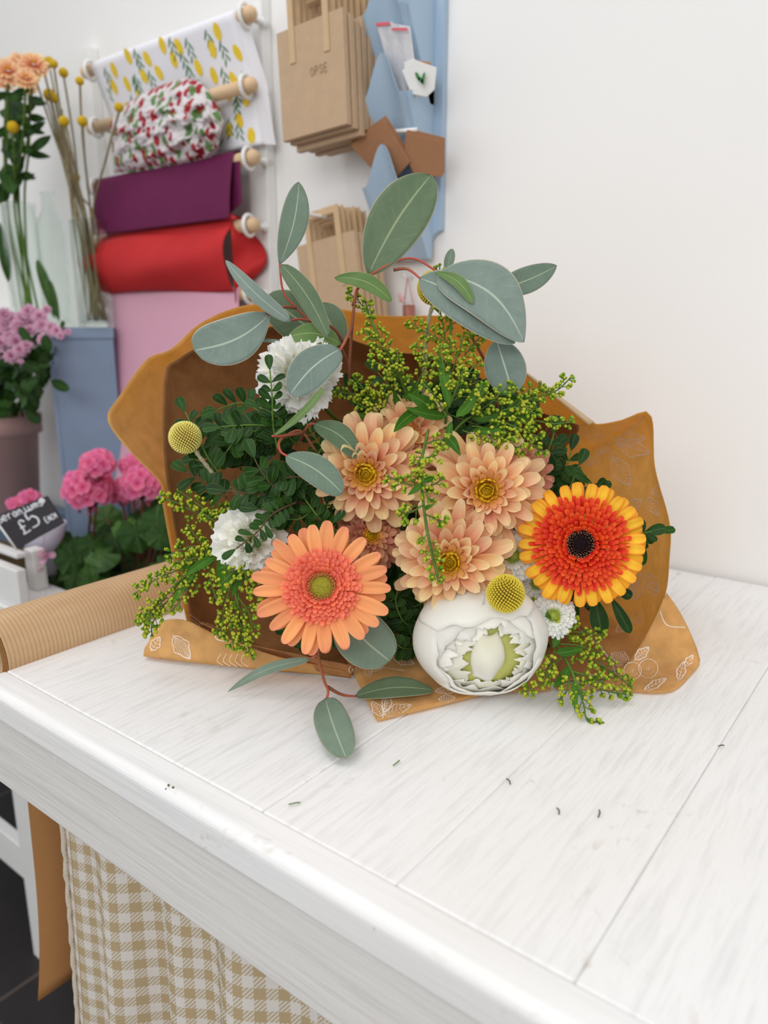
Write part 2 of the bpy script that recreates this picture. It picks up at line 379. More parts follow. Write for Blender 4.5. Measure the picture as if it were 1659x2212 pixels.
# ------------------------------------------------------------------ room shell
WY = 0.985                                   # back wall plane
m = MB(); m.box((-5, -3, -.05), (3, WY+.1, 0)); m.build('floor', M['floor'], smooth=False, origin=(0, 0, 0)).__setitem__('kind', 'structure')
m = MB(); m.box((-5, WY, 0), (3, WY+.1, 2.9)); m.build('wall_back', M['wall'], smooth=False, origin=(0, WY, 0)).__setitem__('kind', 'structure')

# ------------------------------------------------------------------ worktable
X0, X1, Y0, Y1 = -.667, 1.05, .268, .978
tb = thing('worktable', (.2, .62, 0), 'white brush-painted wooden worktable the wrapped bouquet lies on', 'table')
prof = [(Y0+.026, TT-.030), (Y0+.026, TT-.0004), (Y0+.024, TT+.0001)] + [(Y0+.008-.008*math.sin(q), TT-.008+.008*math.cos(q)) for q in np.linspace(0, math.pi/2, 7)] + [(Y0, TT-.026)] + [(Y0+.004-.004*math.cos(q), TT-.026-.004*math.sin(q)) for q in np.linspace(.3, math.pi/2, 4)]
tree = MB(); n_ = len(prof); tree.add([(x, y, z) for x in (X0, X1) for y, z in prof], [(i, (i+1) % n_, n_+(i+1) % n_, n_+i) for i in range(n_)]+[tuple(range(n_))[::-1], tuple(range(n_, 2*n_))])
tree.build('front_rail', M['rail'], tb, smooth=False, bevel=.0012)['label'] = 'rounded front edge rail'
xs = [X0, -.327, -.217, -.109, .0, .109, .218, .327, .436, .545, .654, .763, .87, X1]
for a, b in zip(xs[:-1], xs[1:]):
    m = MB(); zz = TT + (.0002 if len(tb.children) % 2 else -.0003); m.box((a, Y0+.0261, TT-.022), (b, Y1, zz)); m.build('plank', M['top'], tb, smooth=False, bevel=.0018)
m = MB(); m.box((X0+.002, Y0+.004, TT-.102), (X1, Y0+.024, TT-.0305)); m.build('apron', M['apron'], tb, smooth=False, bevel=.002)
m = MB(); m.box((X0+.004, Y0+.026, TT-.102), (X0+.022, Y1-.03, TT-.023)); m.build('side_apron', M['apron'], tb, smooth=False, bevel=.002)
for (x, y) in ((-.50, .45), (.95, .40), (-.50, .90), (.95, .90)):
    m = MB(); m.box((x-.03, y-.03, 0), (x+.03, y+.03, TT-.023)); m.build('leg', M['white'], tb, smooth=False, bevel=.003)
# knots, chips and drips standing on the painted front
m = MB()
for (px, py, s) in ((408, 1800, 1), (510, 1829, 1.3), (40, 1553, .8), (120, 1640, .5), (170, 1660, .5), (260, 1760, .5)):
    c = ony(px, py, Y0+.0042); rr = .0028*s
    pts = [c + A(rr*math.cos(t), 0, rr*1.4*math.sin(t)) for t in np.linspace(.2, 5.6, 14)]
    m.tube(pts, .0006*s, 5)
m.build('paint_drip', M['white'], tb)
m = MB()
for (px, py) in ((350, 1697), (363, 1700), (348, 1704)):
    c = ony(px, py, Y0); m.ball(c + A(0, .0052 if py < 1699 else .004, -.0025), .0009, 4)
m.build('chip', M['wood_stem'], tb)

# plant debris scattered on the table top (tiny clippings)
for i, (px, py, ang, ln) in enumerate([(636, 1736, .15, 13), (1205, 1752, 1.9, 7), (1293, 1757, 1.45, 8), (1098, 1688, 2.2, 7), (856, 1648, .7, 9), (1558, 1611, .1, 6)]):
    a = onz(px-ln*math.cos(ang), py+ln*math.sin(ang), TT+.0012); b = onz(px+ln*math.cos(ang), py-ln*math.sin(ang), TT+.0012)
    m = MB(); m.tube(smoothpath([a, (a+b)/2+A(.0005, .0008, .0004), b], 3), .00045, 5)
    lab = ['pale green clipping on the table below the lowest bouquet leaf', 'dark curled clipping on the table below the peony, left of the straight one',
           'straight dark clipping on the table, right of the curled one', 'small curled dark clipping on the table below the white peony',
           'green grass-like clipping nearest the kraft paper front corner', 'tan seed scrap by the plank seam at the right side'][i]
    tag(m.build('clipping', M['green_stem'] if i in (0, 4) else M['wood_stem']), lab, 'plant clipping', 'clippings on the table')

# ------------------------------------------------------------------ kraft roll on the left table edge
r0 = .0375; cx, cz = X0-.036, TT+.0065
kr = thing('kraft_paper_roll', (cx, .55, cz-r0), 'ribbed brown kraft paper roll along the left table edge', 'paper roll')
m = MB(); n = 72; ya, yb = .296, .93
g = np.zeros((2, n, 3))
for i in range(n):
    t = 2*math.pi*i/n; g[:, i] = [(cx+r0*math.cos(t), y, cz+r0*math.sin(t)) for y in (ya, yb)]
m.grid(g, wrap=True); m.build('outer_paper', M['ribbed'], kr)
for i in range(7):
    m = MB(); ra = r0-.0006-i*.0014
    m.lathe((cx, ya+.0016*(i % 2)-.0005, cz), [(ra, 0), (ra-.0009, -.0004), (ra-.0010, .02)], 56, (0, 1, 0)); m.build('paper_layer', M['strip'], kr)
m = MB(); m.lathe((cx, ya+.003, cz), [(r0-.011, 0), (.016, 0), (.016, .6)], 40, (0, 1, 0)); m.build('core', M['kraft_tab'], kr)
# tail of paper hanging from the roll
m = MB(); nu, nv = 26, 8; g = np.zeros((nu, nv, 3))
for i in range(nu):
    s = i/(nu-1)
    for j in range(nv):
        t = j/(nv-1); z = (TT-.025)*(1-s)+(.441)*s; y = .318+.30*t + .018*s*s*(-1 if t < .5 else 1)*0 - .018*s**3*(1-t)
        x = X0-.036 - .006*math.sin(s*5) - .012*s*s + .01*t*s + .012*(1-s)**6
        g[i, j] = (x, y, z)
m.grid(g); m.build('hanging_tail', M['strip'], kr, solid=.0003)

# ------------------------------------------------------------------ gingham cloth below the table
gc = thing('gingham_cloth', (-.2, .33, .3), 'beige and white gingham cloth hanging gathered beneath the table front', 'cloth')
m = MB(); nu, nv = 60, 420; g = np.zeros((nu, nv, 3)); c = np.zeros((nu, nv, 3))
for j in range(nv):
    q = j/(nv-1); x = -.634+q*1.45
    dens = 1.35
    for i in range(nu):
        s = i/(nu-1); z = TT-.06-s*.6
        ph = x*58 + 1.6*math.sin(x*13)
        amp = .009+.010*s
        fold = amp*math.sin(ph) + .5*amp*math.sin(ph*.43+1.3)
        if x < -.60: fold *= (x+.634)/.034
        g[i, j] = (x - .045*s*math.exp(-(x+.634)*6)*(.55+.45*s) , .318+fold, z)
        c[i, j] = (q*1.45*dens*48+.8, s*.6*48*.98, 0)
m.grid(g, c.reshape(-1, 3)); m.build('cloth', M['gingham'], gc, solid=.0006)
m = MB(); e = [g[i, 0]+A(-.001, -.002+.0008*math.sin(i*2.3), 0) for i in range(nu)]; e2 = [g[i, 0]+A(.004, -.0015, 0) for i in range(nu)]
m.tube(e, [.0028+.0004*math.sin(i*1.7) for i in range(nu)], 7); m.build('frayed_edge', M['fringe'], gc)
m = MB(); m.tube([g[i, 3]+A(0, -.0007, 0) for i in range(nu)], .0005, 5); m.build('stitch', M['kraft_tab'], gc)

# ------------------------------------------------------------------ white stand at the far left
ws = thing('display_stand', (-1.35, .62, 0), 'white painted wooden stand with crossbar behind the paper roll', 'stand')
def leg(xa, ya_, w=.062, d=.03, top=.70):
    m = MB(); m.box((xa-w/2, ya_-d/2, 0), (xa+w/2, ya_+d/2, top)); m.build('leg', M['white'], ws, smooth=False, bevel=.002)
leg(-1.218, .548); leg(-1.218, .615); leg(-1.75, .548); leg(-1.75, .615)
m = MB(); m.box((-1.72, .535, .165), (-1.249, .556, .235)); m.build('crossbar', M['white'], ws, smooth=False, bevel=.002)
m = MB(); m.box((-1.78, .53, .70), (-1.165, .635, .72)); m.build('shelf_board', M['white'], ws, smooth=False, bevel=.002)
m = MB(); m.box((-1.72, .607, .62), (-1.249, .62, .70)); m.build('rear_rail', M['white'], ws, smooth=False, bevel=.002)
# white crate standing on it (front panel, dark sheet for the shaded gap, side panel)
q = ony(48, 1240, .545)
cr = thing('wooden_crate', (-1.28, .60, .72), 'white open wooden crate on the stand below the chalkboard price sign', 'crate')
zt = .792
m = MB(); m.box((-1.46, .536, .7205), (q[0], .552, zt-.004)); m.build('front_panel', M['white'], cr, smooth=False, bevel=.002)
m = MB(); m.box((-1.46, .568, zt-.004), (ony(38, 1220, .568)[0], .585, zt+.004)); m.build('top_slat', M['plastic'], cr, smooth=False, bevel=.001)
m = MB(); m.box((ony(57, 1240, .60)[0], .60, .7205), (ony(75, 1240, .60)[0], .622, zt)); m.build('side_panel', M['white'], cr, smooth=False, bevel=.002)
m = MB(); m.box((-1.46, .612, .7205), (ony(57, 1240, .60)[0]-.0005, .622, zt-.012)); m.build('gap_shade_panel', M['wood_stem'], cr, smooth=False)  # dark brown sheet standing in for shade in the crate gap

# ------------------------------------------------------------------ chalkboard sign
sg = thing('price_sign', P(75, 1215, 1.17), 'small slate chalkboard price tag lettered Geraniums 5 pounds each', 'sign')
TL, TR, BR, BL = P(-14, 1116, 1.165), P(101, 1071, 1.15), P(138, 1129, 1.14), P(36, 1186, 1.155)
nrm = unit(np.cross(TR-TL, BL-TL)); nrm = nrm if nrm@(CAMP-TL) > 0 else -nrm
def sp_(u, v, o=0): return (TL*(1-u)+TR*u)*(1-v)+(BL*(1-u)+BR*u)*v + nrm*o
def slab(m, a, b, c, d, th):
    n_ = unit(np.cross(b-a, d-a)); v = [a, b, c, d]+[p-nrm*th for p in (a, b, c, d)]
    m.add(v, [(0, 1, 2, 3), (7, 6, 5, 4), (0, 4, 5, 1), (1, 5, 6, 2), (2, 6, 7, 3), (3, 7, 4, 0)])
m = MB(); slab(m, TL, TR, BR, BL, .003); m.build('slate', M['chalkboard'], sg, smooth=False)
m = MB(); e = .0035; du = unit(BL-TL)
for a, b in ((TL, BL),):
    m.tube([a-unit(TR-TL)*.001-nrm*.0015, b-unit(TR-TL)*.001-nrm*.0015], .0022, 6)
m.build('pale_edge', M['plastic'], sg)
G = {'G': [[(.9,.2),(.6,0),(.2,.1),(0,.5),(.2,.9),(.6,1),(.95,.8),(.95,.55),(.6,.55)]],
 'e': [[(.1,.65),(.85,.6),(.75,.3),(.4,.25),(.1,.5),(.15,.85),(.5,1),(.9,.85)]],
 'r': [[(.2,.3),(.25,1)],[(.23,.55),(.5,.3),(.85,.35)]],
 'a': [[(.85,.4),(.45,.28),(.1,.6),(.3,.98),(.75,.85),(.85,.35),(.95,1)]],
 'n': [[(.15,.3),(.2,1)],[(.2,.5),(.55,.28),(.8,.5),(.85,1)]],
 'i': [[(.5,.3),(.5,1)],[(.5,.05),(.52,.1)]],
 'u': [[(.1,.3),(.15,.85),(.5,1),(.8,.8),(.85,.3)],[(.85,.3),(.9,1)]],
 'm': [[(.05,.3),(.08,1)],[(.08,.45),(.3,.28),(.48,.45),(.5,1)],[(.5,.45),(.75,.28),(.92,.45),(.95,1)]],
 's': [[(.85,.35),(.4,.25),(.15,.45),(.8,.75),(.6,1),(.1,.95)]],
 'E': [[(.85,0),(.1,.02),(.1,1),(.9,1)],[(.1,.5),(.7,.5)]], 'A': [[(.05,1),(.5,0),(.95,1)],[(.25,.62),(.78,.62)]],
 'C': [[(.9,.15),(.5,0),(.12,.3),(.12,.7),(.5,1),(.9,.85)]], 'H': [[(.1,0),(.1,1)],[(.85,0),(.9,1)],[(.1,.5),(.9,.5)]],
 'L': [[(.85,.2),(.6,0),(.3,.12),(.3,.8),(.05,1),(.95,.95)],[(.08,.52),(.7,.5)]],
 '5': [[(.9,.0),(.25,.04),(.18,.48),(.6,.36),(.95,.62),(.75,.95),(.1,.98)]],
 'O': [[(.5,0),(.1,.3),(.1,.7),(.5,1),(.9,.7),(.9,.3),(.5,0)]], 'P': [[(.12,1),(.12,0),(.8,.08),(.8,.45),(.12,.52)]], 'S': [[(.85,.12),(.4,0),(.15,.25),(.85,.7),(.5,1),(.1,.88)]]}
def write(m, txt, x, y, w, h, r, f, slope=0):
    for i, ch in enumerate(txt):
        for st_ in G[ch]:
            m.tube([f(x+i*w+p[0]*w*.82, y+p[1]*h+slope*i) for p in smoothpath([A(a, b, 0) for a, b in st_], 3)], r, 5)
m = MB(); write(m, 'Geraniums', .015, .03, .098, .2, .0011, lambda u, v: sp_(u, v, .0006)); m.build('handwriting', M['chalk'], sg)
m = MB(); write(m, 'L', .27, .38, .2, .38, .0015, lambda u, v: sp_(u, v, .0006)); write(m, '5', .46, .22, .24, .5, .0016, lambda u, v: sp_(u, v, .0006)); m.build('price', M['chalk'], sg)
m = MB(); write(m, 'EACH', .74, .60, .058, .17, .0009, lambda u, v: sp_(u, v, .0006)); m.build('small_lettering', M['chalk'], sg)
m = MB()
for i in range(12):
    t = i*math.pi/6; m.tube([sp_(.885, .10, .0008), sp_(.885+.05*math.cos(t), .10+.09*math.sin(t), .0008)], .0012, 5)
m.build('chalk_flower', M['chalk'], sg)
m = MB(); m.tube([sp_(.62, .95, .002), P(100, 1290, 1.14), P(125, 1330, 1.14)], .0012, 6); m.tube([sp_(.44, .86, .002), sp_(.47, 1.0, .002), sp_(.66, 1.0, .002), sp_(.62, .8, .002)], .0012, 6)
m.build('clear_prong', M['glass'], sg)

# ------------------------------------------------------------------ wall rack with paper rolls
rk = thing('wrapping_paper_rack', (-1.26, WY-.02, .75), 'white wall rack with beech rods holding the rolls of wrapping paper', 'rack')
rodx = {}
RY = .925
rods = [((200, 146), (530, 40)), ((212, 268), (532, 194)), ((212, 396), (538, 352)), ((228, 521), (538, 489)), ((236, 640), (540, 640)), ((237, 742), (541, 760))]
pr_ = ony(566, 300, WY-.012)
for nm, px in (('post', 563), ('post', 206)):
    a = ony(px, 300, WY-.012); wd = .022 if px > 400 else .018
    m = MB(); m.box((a[0]-wd, WY-.022, .74), (a[0]+wd, WY-.0005, 1.70)); m.build('upright', M['white'], rk, smooth=False, bevel=.002)
rodP = []
for (l, r) in rods:
    a, b = ony(*l, RY), ony(*r, RY); z = (a[2]+b[2])/2; a = A(a[0]-.006, RY, z); b = A(b[0], RY, z); rodP.append((a, b))
    m = MB(); m.tube([a+A(-.012, 0, 0), b+A(.008, 0, 0)], .0105, 16); m.ball(b+A(.010, 0, 0), .0125, 8, axis=(1, 0, 0)); m.ball(a+A(-.014, 0, 0), .0125, 8, axis=(1, 0, 0))
    rod = m.build('rod', M['wood'], rk)
    for e in (a, b):
        m = MB(); m.torus(e, .0165, .0035, (1, .25, 0), 28, 8); m.tube([e+A(0, .016, 0), A(e[0], WY-.01, z)], .005, 8); m.torus(e+A(0, .035, .0), .006, .002, (0, 1, 0), 12, 6)
        m.build('cup_ring', M['plastic'], rk)

def sheet(name, label, cat, matn, a, b, drops, group=None, parent=None, solid=.0004, top=.012, nu=30, nv=24, wig=0.0, fn=None):
    """paper going over a rod: short back flap, over the rod, then hanging to z drop on the left and right"""
    m = MB(); g = np.zeros((nu+8, nv, 3))
    for j in range(nv):
        t = j/(nv-1); x = a[0]*(1-t)+b[0]*t; zr = a[2]*(1-t)+b[2]*t
        arc = [(RY + top*math.cos(q), zr + top*math.sin(q)) for q in np.linspace(0, math.pi, 8)]
        for i, (y, z) in enumerate(arc): g[i, j] = (x, y, z)
        for i in range(nu):
            s = (i+1)/nu; d = drops[0]*(1-t)+drops[1]*t
            g[8+i, j] = (x, RY-top-.0 + wig*math.sin(s*7+t*5)*s, zr*(1-s)+d*s)
            if fn: g[8+i, j] += fn(s, t)
    m.grid(g)
    o = m.build(name, M[matn], parent, solid=solid)
    if label: tag(o, label, cat, group)
    return o, g
# lemon sheet
a, b = rodP[0]; aL = A(ony(210, 140, RY)[0], RY, a[2]); bR = A(ony(518, 50, RY)[0], RY, a[2])
ls = thing('lemon_wrapping_paper', (aL+bR)/2, 'white wrapping paper printed with yellow lemons on the top rod', 'wrapping paper')
lo, lg = sheet('sheet', None, None, 'lemonp', aL, bR, (1.452, 1.452), parent=ls, fn=lambda s, t: A(.022*t*s, .004*math.sin(t*9+s*4)*s+.034*min(1, s*2), 0))
m = MB(); m.grid(lg[:, -1:, :].repeat(6, 1)*1 + (np.arange(6)*.0022)[None, :, None]*A(1, 0, 0) + (np.arange(6)*.003)[None, :, None]*A(0, 1, 0)); m.build('side_fold', M['lemonp'], ls)
ml, mg = MB(), MB()
def on_lem(u, v):
    y = aL[1]-.012-.0012 + .034*min(1, v*2) + .004*math.sin(u*9+v*4)*v; return A(aL[0]*(1-u)+bR[0]*u+.022*u*v, y, a[2]*(1-v)+1.452*v)
W_, H_ = bR[0]-aL[0], a[2]-1.452
def blob(mm, u, v, L, Wd, ang, pt=.6):
    n = 14; pts = []
    for i in range(n):
        t = 2*math.pi*i/n; x = math.cos(t)*L; y = math.sin(t)*Wd*(abs(math.sin(t))**pt)
        pts.append(on_lem(u+(x*math.cos(ang)-y*math.sin(ang))/W_, v+(x*math.sin(ang)+y*math.cos(ang))/H_))
    mm.add(pts, [tuple(range(n))])
rs = random.Random(3)
for iy in range(6):
    for ix in range(8):
        u = (ix+.3+(.5 if iy % 2 else 0)+rs.uniform(-.12, .12))/8.2; v = (iy+.12)/6.0 + rs.uniform(-.03, .03) + .06*(ix % 2)
        if not (.04 < u < .96 and .02 < v < .95): continue
        la = 1.45+rs.uniform(-.3, .3); blob(ml, u, v, .0125, .0082, la, .2)
        sg_ = rs.choice((-1, 1)); u0, v0 = u+sg_*.024/W_, v-.004/H_
        for k in range(5):
            side_ = 1 if k % 2 else -1; bv = v0+(.003+.0058*k)/H_; bu = u0+side_*(.0045)/W_
            if bv < .95 and .04 < bu < .96: blob(mg, bu, bv, .0090-.0006*k, .0017, 1.57-side_*.62+rs.uniform(-.12, .12), .3)
ml.build('lemon_print', M['lemon'], ls, smooth=False); mg.build('leaf_print', M['lgreen'], ls, smooth=False)
# crumpled cherry paper over the second rod
m = MB(); nu, nv = 70, 90; g = np.zeros((nu, nv, 3))
oul = [(238, 262, 246, 372), (262, 235, 262, 372), (300, 205, 290, 372), (335, 188, 320, 366), (370, 176, 350, 362), (395, 168, 375, 360), (415, 168, 400, 356), (440, 180, 425, 350), (455, 200, 440, 345), (470, 230, 455, 340), (484, 262, 468, 330)]
from mathutils import noise as mn
for j in range(nv):
    t = j/(nv-1)*(len(oul)-1); k0 = min(int(t), len(oul)-2); f = t-k0; o_ = [oul[k0][q]*(1-f)+oul[k0+1][q]*f for q in range(4)]
    for i in range(nu):
        s = i/(nu-1); px = o_[0]*(1-s)+o_[2]*s; py = o_[1]*(1-s)+o_[3]*s
        bulge = math.sin(math.pi*min(1, s*1.02))**.6*math.sin(math.pi*min(.999, max(.001, (j+.5)/nv)))**.5
        nzv = mn.noise(Vector((j*.11, i*.11, 3)))*.018 + abs(mn.noise(Vector((j*.22, i*.20, 9))))*.012
        g[i, j] = ony(px, py, RY-.010-.035*bulge - nzv*bulge) + A(0, 0, .004*mn.noise(Vector((j*.35, 1, 2)))*(1 if i == 0 else .3))
m.grid(g); tag(m.build('cherry_wrapping_paper', M['cherry'], solid=.0004, offset=1), 'crumpled white paper with red cherries and green leaves on the second rod', 'wrapping paper')
# plum, red, pink
a, b = rodP[2]; a2 = A(ony(217, 392, RY)[0], RY, a[2]); b2 = A(ony(517, 350, RY)[0], RY, b[2])
pp = thing('plum_wrapping_paper', (a2+b2)/2, 'plum purple wrapping paper folded over the third rod', 'wrapping paper')
sheet('sheet', None, None, 'purple', a2, b2, (1.335, 1.335), parent=pp, top=.014, fn=lambda s, t: A(0, -.012*math.sin(s*1.6), 0))
o_, g_2 = sheet('inner_fold', None, None, 'purple', A(b2[0]-.03, RY, b2[2]), A(b2[0]+.012, RY, b2[2]), (1.34, 1.36), parent=pp, top=.009, nv=6)
a, b = rodP[3]; a3 = A(ony(234, 518, RY)[0], RY, a[2]); b3 = A(ony(516, 486, RY)[0], RY, b[2])
rp = thing('red_wrapping_paper', (a3+b3)/2, 'bright red wrapping paper bulging over the fourth rod', 'wrapping paper')
def redf(s, t): return A(-.012*math.sin(s*math.pi)*(1-t)**2, -.038*math.sin(s*math.pi)**.8*(.6+.4*(1-t)) - .004*math.sin(t*7+s*6), .004*math.sin(t*5))
sheet('sheet', None, None, 'red', a3, b3, (1.222, 1.222), parent=rp, top=.016, fn=redf)
m = MB(); nu, nv = 22, 10; g = np.zeros((nu, nv, 3))
for i in range(nu):
    s = i/(nu-1)
    for j in range(nv):
        t = j/(nv-1); px = 498+ (74*math.sin(math.pi*min(1, .12+s*.95))**.9*t) + 10*s; py = 478+(175 if t < .5 else 165)*s+14*t*(1-s)
        g[i, j] = ony(px, py, RY-.014+.045*t - .006*math.sin(s*9+t*3))
m.grid(g); m.build('loose_side', M['red'], rp, solid=.0004)
m = MB(); pts = [ony(475, 455, RY-.02), ony(500, 462, RY-.02), ony(515, 474, RY-.022), ony(478, 474, RY-.022)]; m.add(pts, [(0, 1, 2, 3)]); m.build('torn_corner', M['red'], rp, solid=.0005)
a, b = rodP[4]; a4 = A(ony(241, 636, RY)[0], RY, a[2]); b4 = A(ony(528, 636, RY)[0], RY, b[2])
def pinkf(s, t): return A(.0, -.05*s*s - .006*math.sin(t*8+s*3)*s, 0)
tag(sheet('pink_wrapping_paper', '', '', 'pink', a4, b4, (.82, .82), top=.013, fn=pinkf)[0], 'pale pink wrapping paper hanging long from the fifth rod', 'wrapping paper')

# ------------------------------------------------------------------ paper carrier bags
def bag_local(w, h, hw, hh, tab, dark=.004):
    """one flat folded carrier bag in local coordinates, hanging from the handle top at the origin: returns list of (name, MB, mat)"""
    th = .0045; z1 = -hh; z0 = -hh-h
    b = MB(); seg = 14
    g = []
    b.box((-w/2, -th, z0), (w/2, th, z1))
    # folded-up base and side crease
    b.box((-w/2+.0004, -th-.0008, z0+.0002), (w/2-.0004, -th, z0+h*.36))
    hd = MB(); s = tab
    for yy in (-th-.0009,):
        for sx in (-1, 1):
            x = sx*hw/2
            hd.box((x-s/2, yy-.0006, z1-h*.32), (x+s/2, yy+.0004, -s)); 
        hd.box((-hw/2-s/2, yy-.0006, -s), (hw/2+s/2, yy+.0004, 0))
    hb = MB(); yy = th+.0009
    for sx in (-1, 1):
        x = sx*hw/2; hb.box((x-s/2, yy-.0004, z1-h*.2), (x+s/2, yy+.0006, -s))
    hb.box((-hw/2-s/2, yy-.0004, -s), (hw/2+s/2, yy+.0006, 0))
    return b, hd, hb
def bag_stack(ptL, ptR, h, hh, hwf, n, gname, labf, y_front, tilt, roll=0.0):
    w = ptR[0]-ptL[0]; proto = None
    cxx = (ptL[0]+ptR[0])/2; ztop = (ptL[2]+ptR[2])/2+hh
    for i in range(n):
        if proto is None:
            e = bpy.data.objects.new('carrier_bag', None); COL.objects.link(e)
            b, hd, hb = bag_local(w, h, w*hwf, hh, w*.085)
            p1 = b.build('body', M['kraft_bag'], None, smooth=False, origin=(0, 0, 0), bevel=.0012)
            p2 = hd.build('front_handle', M['kraft_tab'], None, smooth=False, origin=(0, 0, 0)); p3 = hb.build('back_handle', M['kraft_tab'], None, smooth=False, origin=(0, 0, 0))
            for p in (p1, p2, p3): p.parent = e
            proto = e; r = e
        else:
            r = proto.copy(); COL.objects.link(r)
            for ch in list(proto.children):
                c_ = ch.copy(); COL.objects.link(c_); c_.parent = r
        y = y_front + i*.0122
        r.location = (cxx + rng.uniform(-.0015, .0015) + i*.0010, y, ztop - .004*(i % 3) + rng.uniform(-.002, .002)); r.rotation_euler = (tilt*(1-i/n), rng.uniform(-.012, .012)-roll, 0)
        tag(r, labf(i, n), 'paper bag', gname)
def hook(z, x, label, col='plastic'):
    m = MB(); m.tube(smoothpath([A(x, WY-.001, z), A(x, .86, z), A(x, .852, z+.004), A(x, .85, z+.014)], 5), .0028, 8); m.ball((x, .85, z+.016), .0045, 6)
    m.lathe((x, WY-.006, z), [(.010, 0), (.010, .005), (.002, .005)], 16, (0, 1, 0)); tag(m.build('wall_hook', M[col]), label, 'hook')
yf = .872
tl, tr_, bl = ony(600, 74, yf), ony(742, 24, yf), ony(609, 313, yf)
ordn = ['front bag', 'second bag from the front', 'third bag from the front', 'fourth bag from the front', 'fifth bag from the front', 'sixth bag from the front', 'seventh bag from the front', 'rearmost bag']
bag_stack(tl, tr_, (tl[2]+tr_[2])/2-ony(609, 313, yf)[2]-.004, .055, .52, 8, 'brown carrier bags hanging high on the wall', lambda i, n: 'brown kraft carrier bag in the larger upper stack, '+(ordn[i] if i < n-1 else 'rearmost bag against the wall'), yf, .0, .05)
m = MB(); c0 = ony(663, 176, yf-.0056)
for st_i in range(1): write(m, 'OPSE', 0, 0, .0085, .0105, .0005, lambda u, v: A(c0[0]+u, yf-.0056, c0[2]-v+.016))
zb = bpy.data.objects['carrier_bag']; 
o = m.build('stamp', plain('faded_stamp', (176, 148, 120), .8), zb)
hook((tl[2]+tr_[2])/2+.045, (tl[0]+tr_[0])/2+.005, 'white wall hook holding the upper stack of carrier bags')
tl, tr_ = ony(617, 530, yf), ony(741, 494, yf)
bag_stack(tl, tr_, .225, .042, .52, 5, 'brown carrier bags hanging low behind the bouquet', lambda i, n: 'brown kraft carrier bag in the lower stack behind the leaves, '+(ordn[i] if i < n-1 else 'rearmost bag against the wall'), yf+.02, .0, .14)
hook((tl[2]+tr_[2])/2+.031, (tl[0]+tr_[0])/2+.002, 'white wall hook holding the lower stack of carrier bags')

# ------------------------------------------------------------------ blue wooden pocket holder
XL, XR = ony(800, 215, .925)[0], ony(966, 200, WY)[0]
hd_ = thing('letter_holder', ((XL+XR)/2, WY-.02, 1.24), 'powder blue wooden wall holder with three scalloped pockets', 'wall pocket holder')
zb_ = ony(955, 530, WY)[2]
def scallop(u):   # 0..1 across, height 0..1
    return .5-.5*math.cos(2*math.pi*min(1, max(0, (u-.0)))) if True else 0
m = MB(); n = 24; top_ = 2.0
vs = []
for i in range(n+1):
    u = i/n; x = XL*(1-u)+XR*u
    vs += [(x, WY-.012, zb_+.02-.035*scallop(u)), (x, WY-.012, top_), (x, WY-.001, zb_+.02-.035*scallop(u)), (x, WY-.001, top_)]
f = []
for i in range(n):
    a_, b_ = i*4, (i+1)*4; f += [(a_, b_, b_+1, a_+1), (a_+2, a_+3, b_+3, b_+2), (a_, a_+2, b_+2, b_), (a_+1, b_+1, b_+3, a_+3)]
f += [(0, 1, 3, 2), (n*4, n*4+2, n*4+3, n*4+1)]
m.add(vs, f); m.build('back_board', M['blue'], hd_, smooth=False)
pk = []
for k_, (pyl, pyb) in enumerate(((28, 200), (213, 400), (404, 528))):
    YF = .905
    zl = ony(800, pyl, YF)[2]; zlow = ony(880, pyb+30 if k_ < 2 else 560, WY-.03)[2]
    xr = XR-.018
    m = MB(); vs = []; f = []
    for i in range(n+1):
        u = i/n; x = XL*(1-u)+xr*u; zt_ = zl + .050*max(0, math.sin(math.pi*min(1, max(0, (u-.08)/.80))))**1.5 + .004*math.sin(u*3)
        for yy in (0, .004):
            vs += [(x, YF+yy, zt_), (x, WY-.022+yy, zlow)]
    for i in range(n):
        a_, b_ = i*4, (i+1)*4; f += [(a_, a_+1, b_+1, b_), (a_+2, b_+2, b_+3, a_+3), (a_, b_, b_+2, a_+2), (a_+1, a_+3, b_+3, b_+1)]
    f += [(0, 2, 3, 1), (n*4, n*4+1, n*4+3, n*4+2)]
    m.add(vs, f); m.build('pocket_front', M['blue'], hd_, smooth=False)
    for xx in (XL, xr):
        m = MB(); xs_ = (xx, xx+.004); vs = [(x, y, z) for x in xs_ for (y, z) in ((YF+.004, zl), (WY-.012, zl+.03), (WY-.012, zlow), (WY-.022, zlow))]
        m.add(vs, [(0, 1, 2, 3), (7, 6, 5, 4), (0, 4, 5, 1), (1, 5, 6, 2), (2, 6, 7, 3), (3, 7, 4, 0)]); m.build('pocket_side', M['blue'], hd_, smooth=False)
    pk.append((YF, zl, zlow))

def card(name, mat, quad, Y, th, label, cat, group=None, parent=None, lean=0.0, smooth=False):
    m = MB(); p = [ony(x, y, Y) for x, y in quad]
    p = [q + A(0, lean*(p[0][2]-q[2]), 0) for q in p]
    m.add(p+[q+A(0, th, 0) for q in p], [tuple(range(len(p))), tuple(range(2*len(p)-1, len(p)-1, -1))]+[(i, i+len(p), (i+1) % len(p)+len(p), (i+1) % len(p)) for i in range(len(p))])
    o = m.build(name, mat, parent, smooth=smooth, bevel=.0008)
    if label: tag(o, label, cat, group)
    return o
o = card('cellophane_bag', M['cello'], [(812, 50), (845, 46), (856, 150), (846, 225), (826, 225)], .9045, .002, lean=.40, label= 'clear cellophane bag with red seal in blue holder, left one', cat='cellophane bag', group='clear bags in the blue holder')
card('seal_strip', M['red_ink'], [(812, 49), (842, 47), (842, 54), (812, 57)], .9045, .0005, None, None, parent=o)
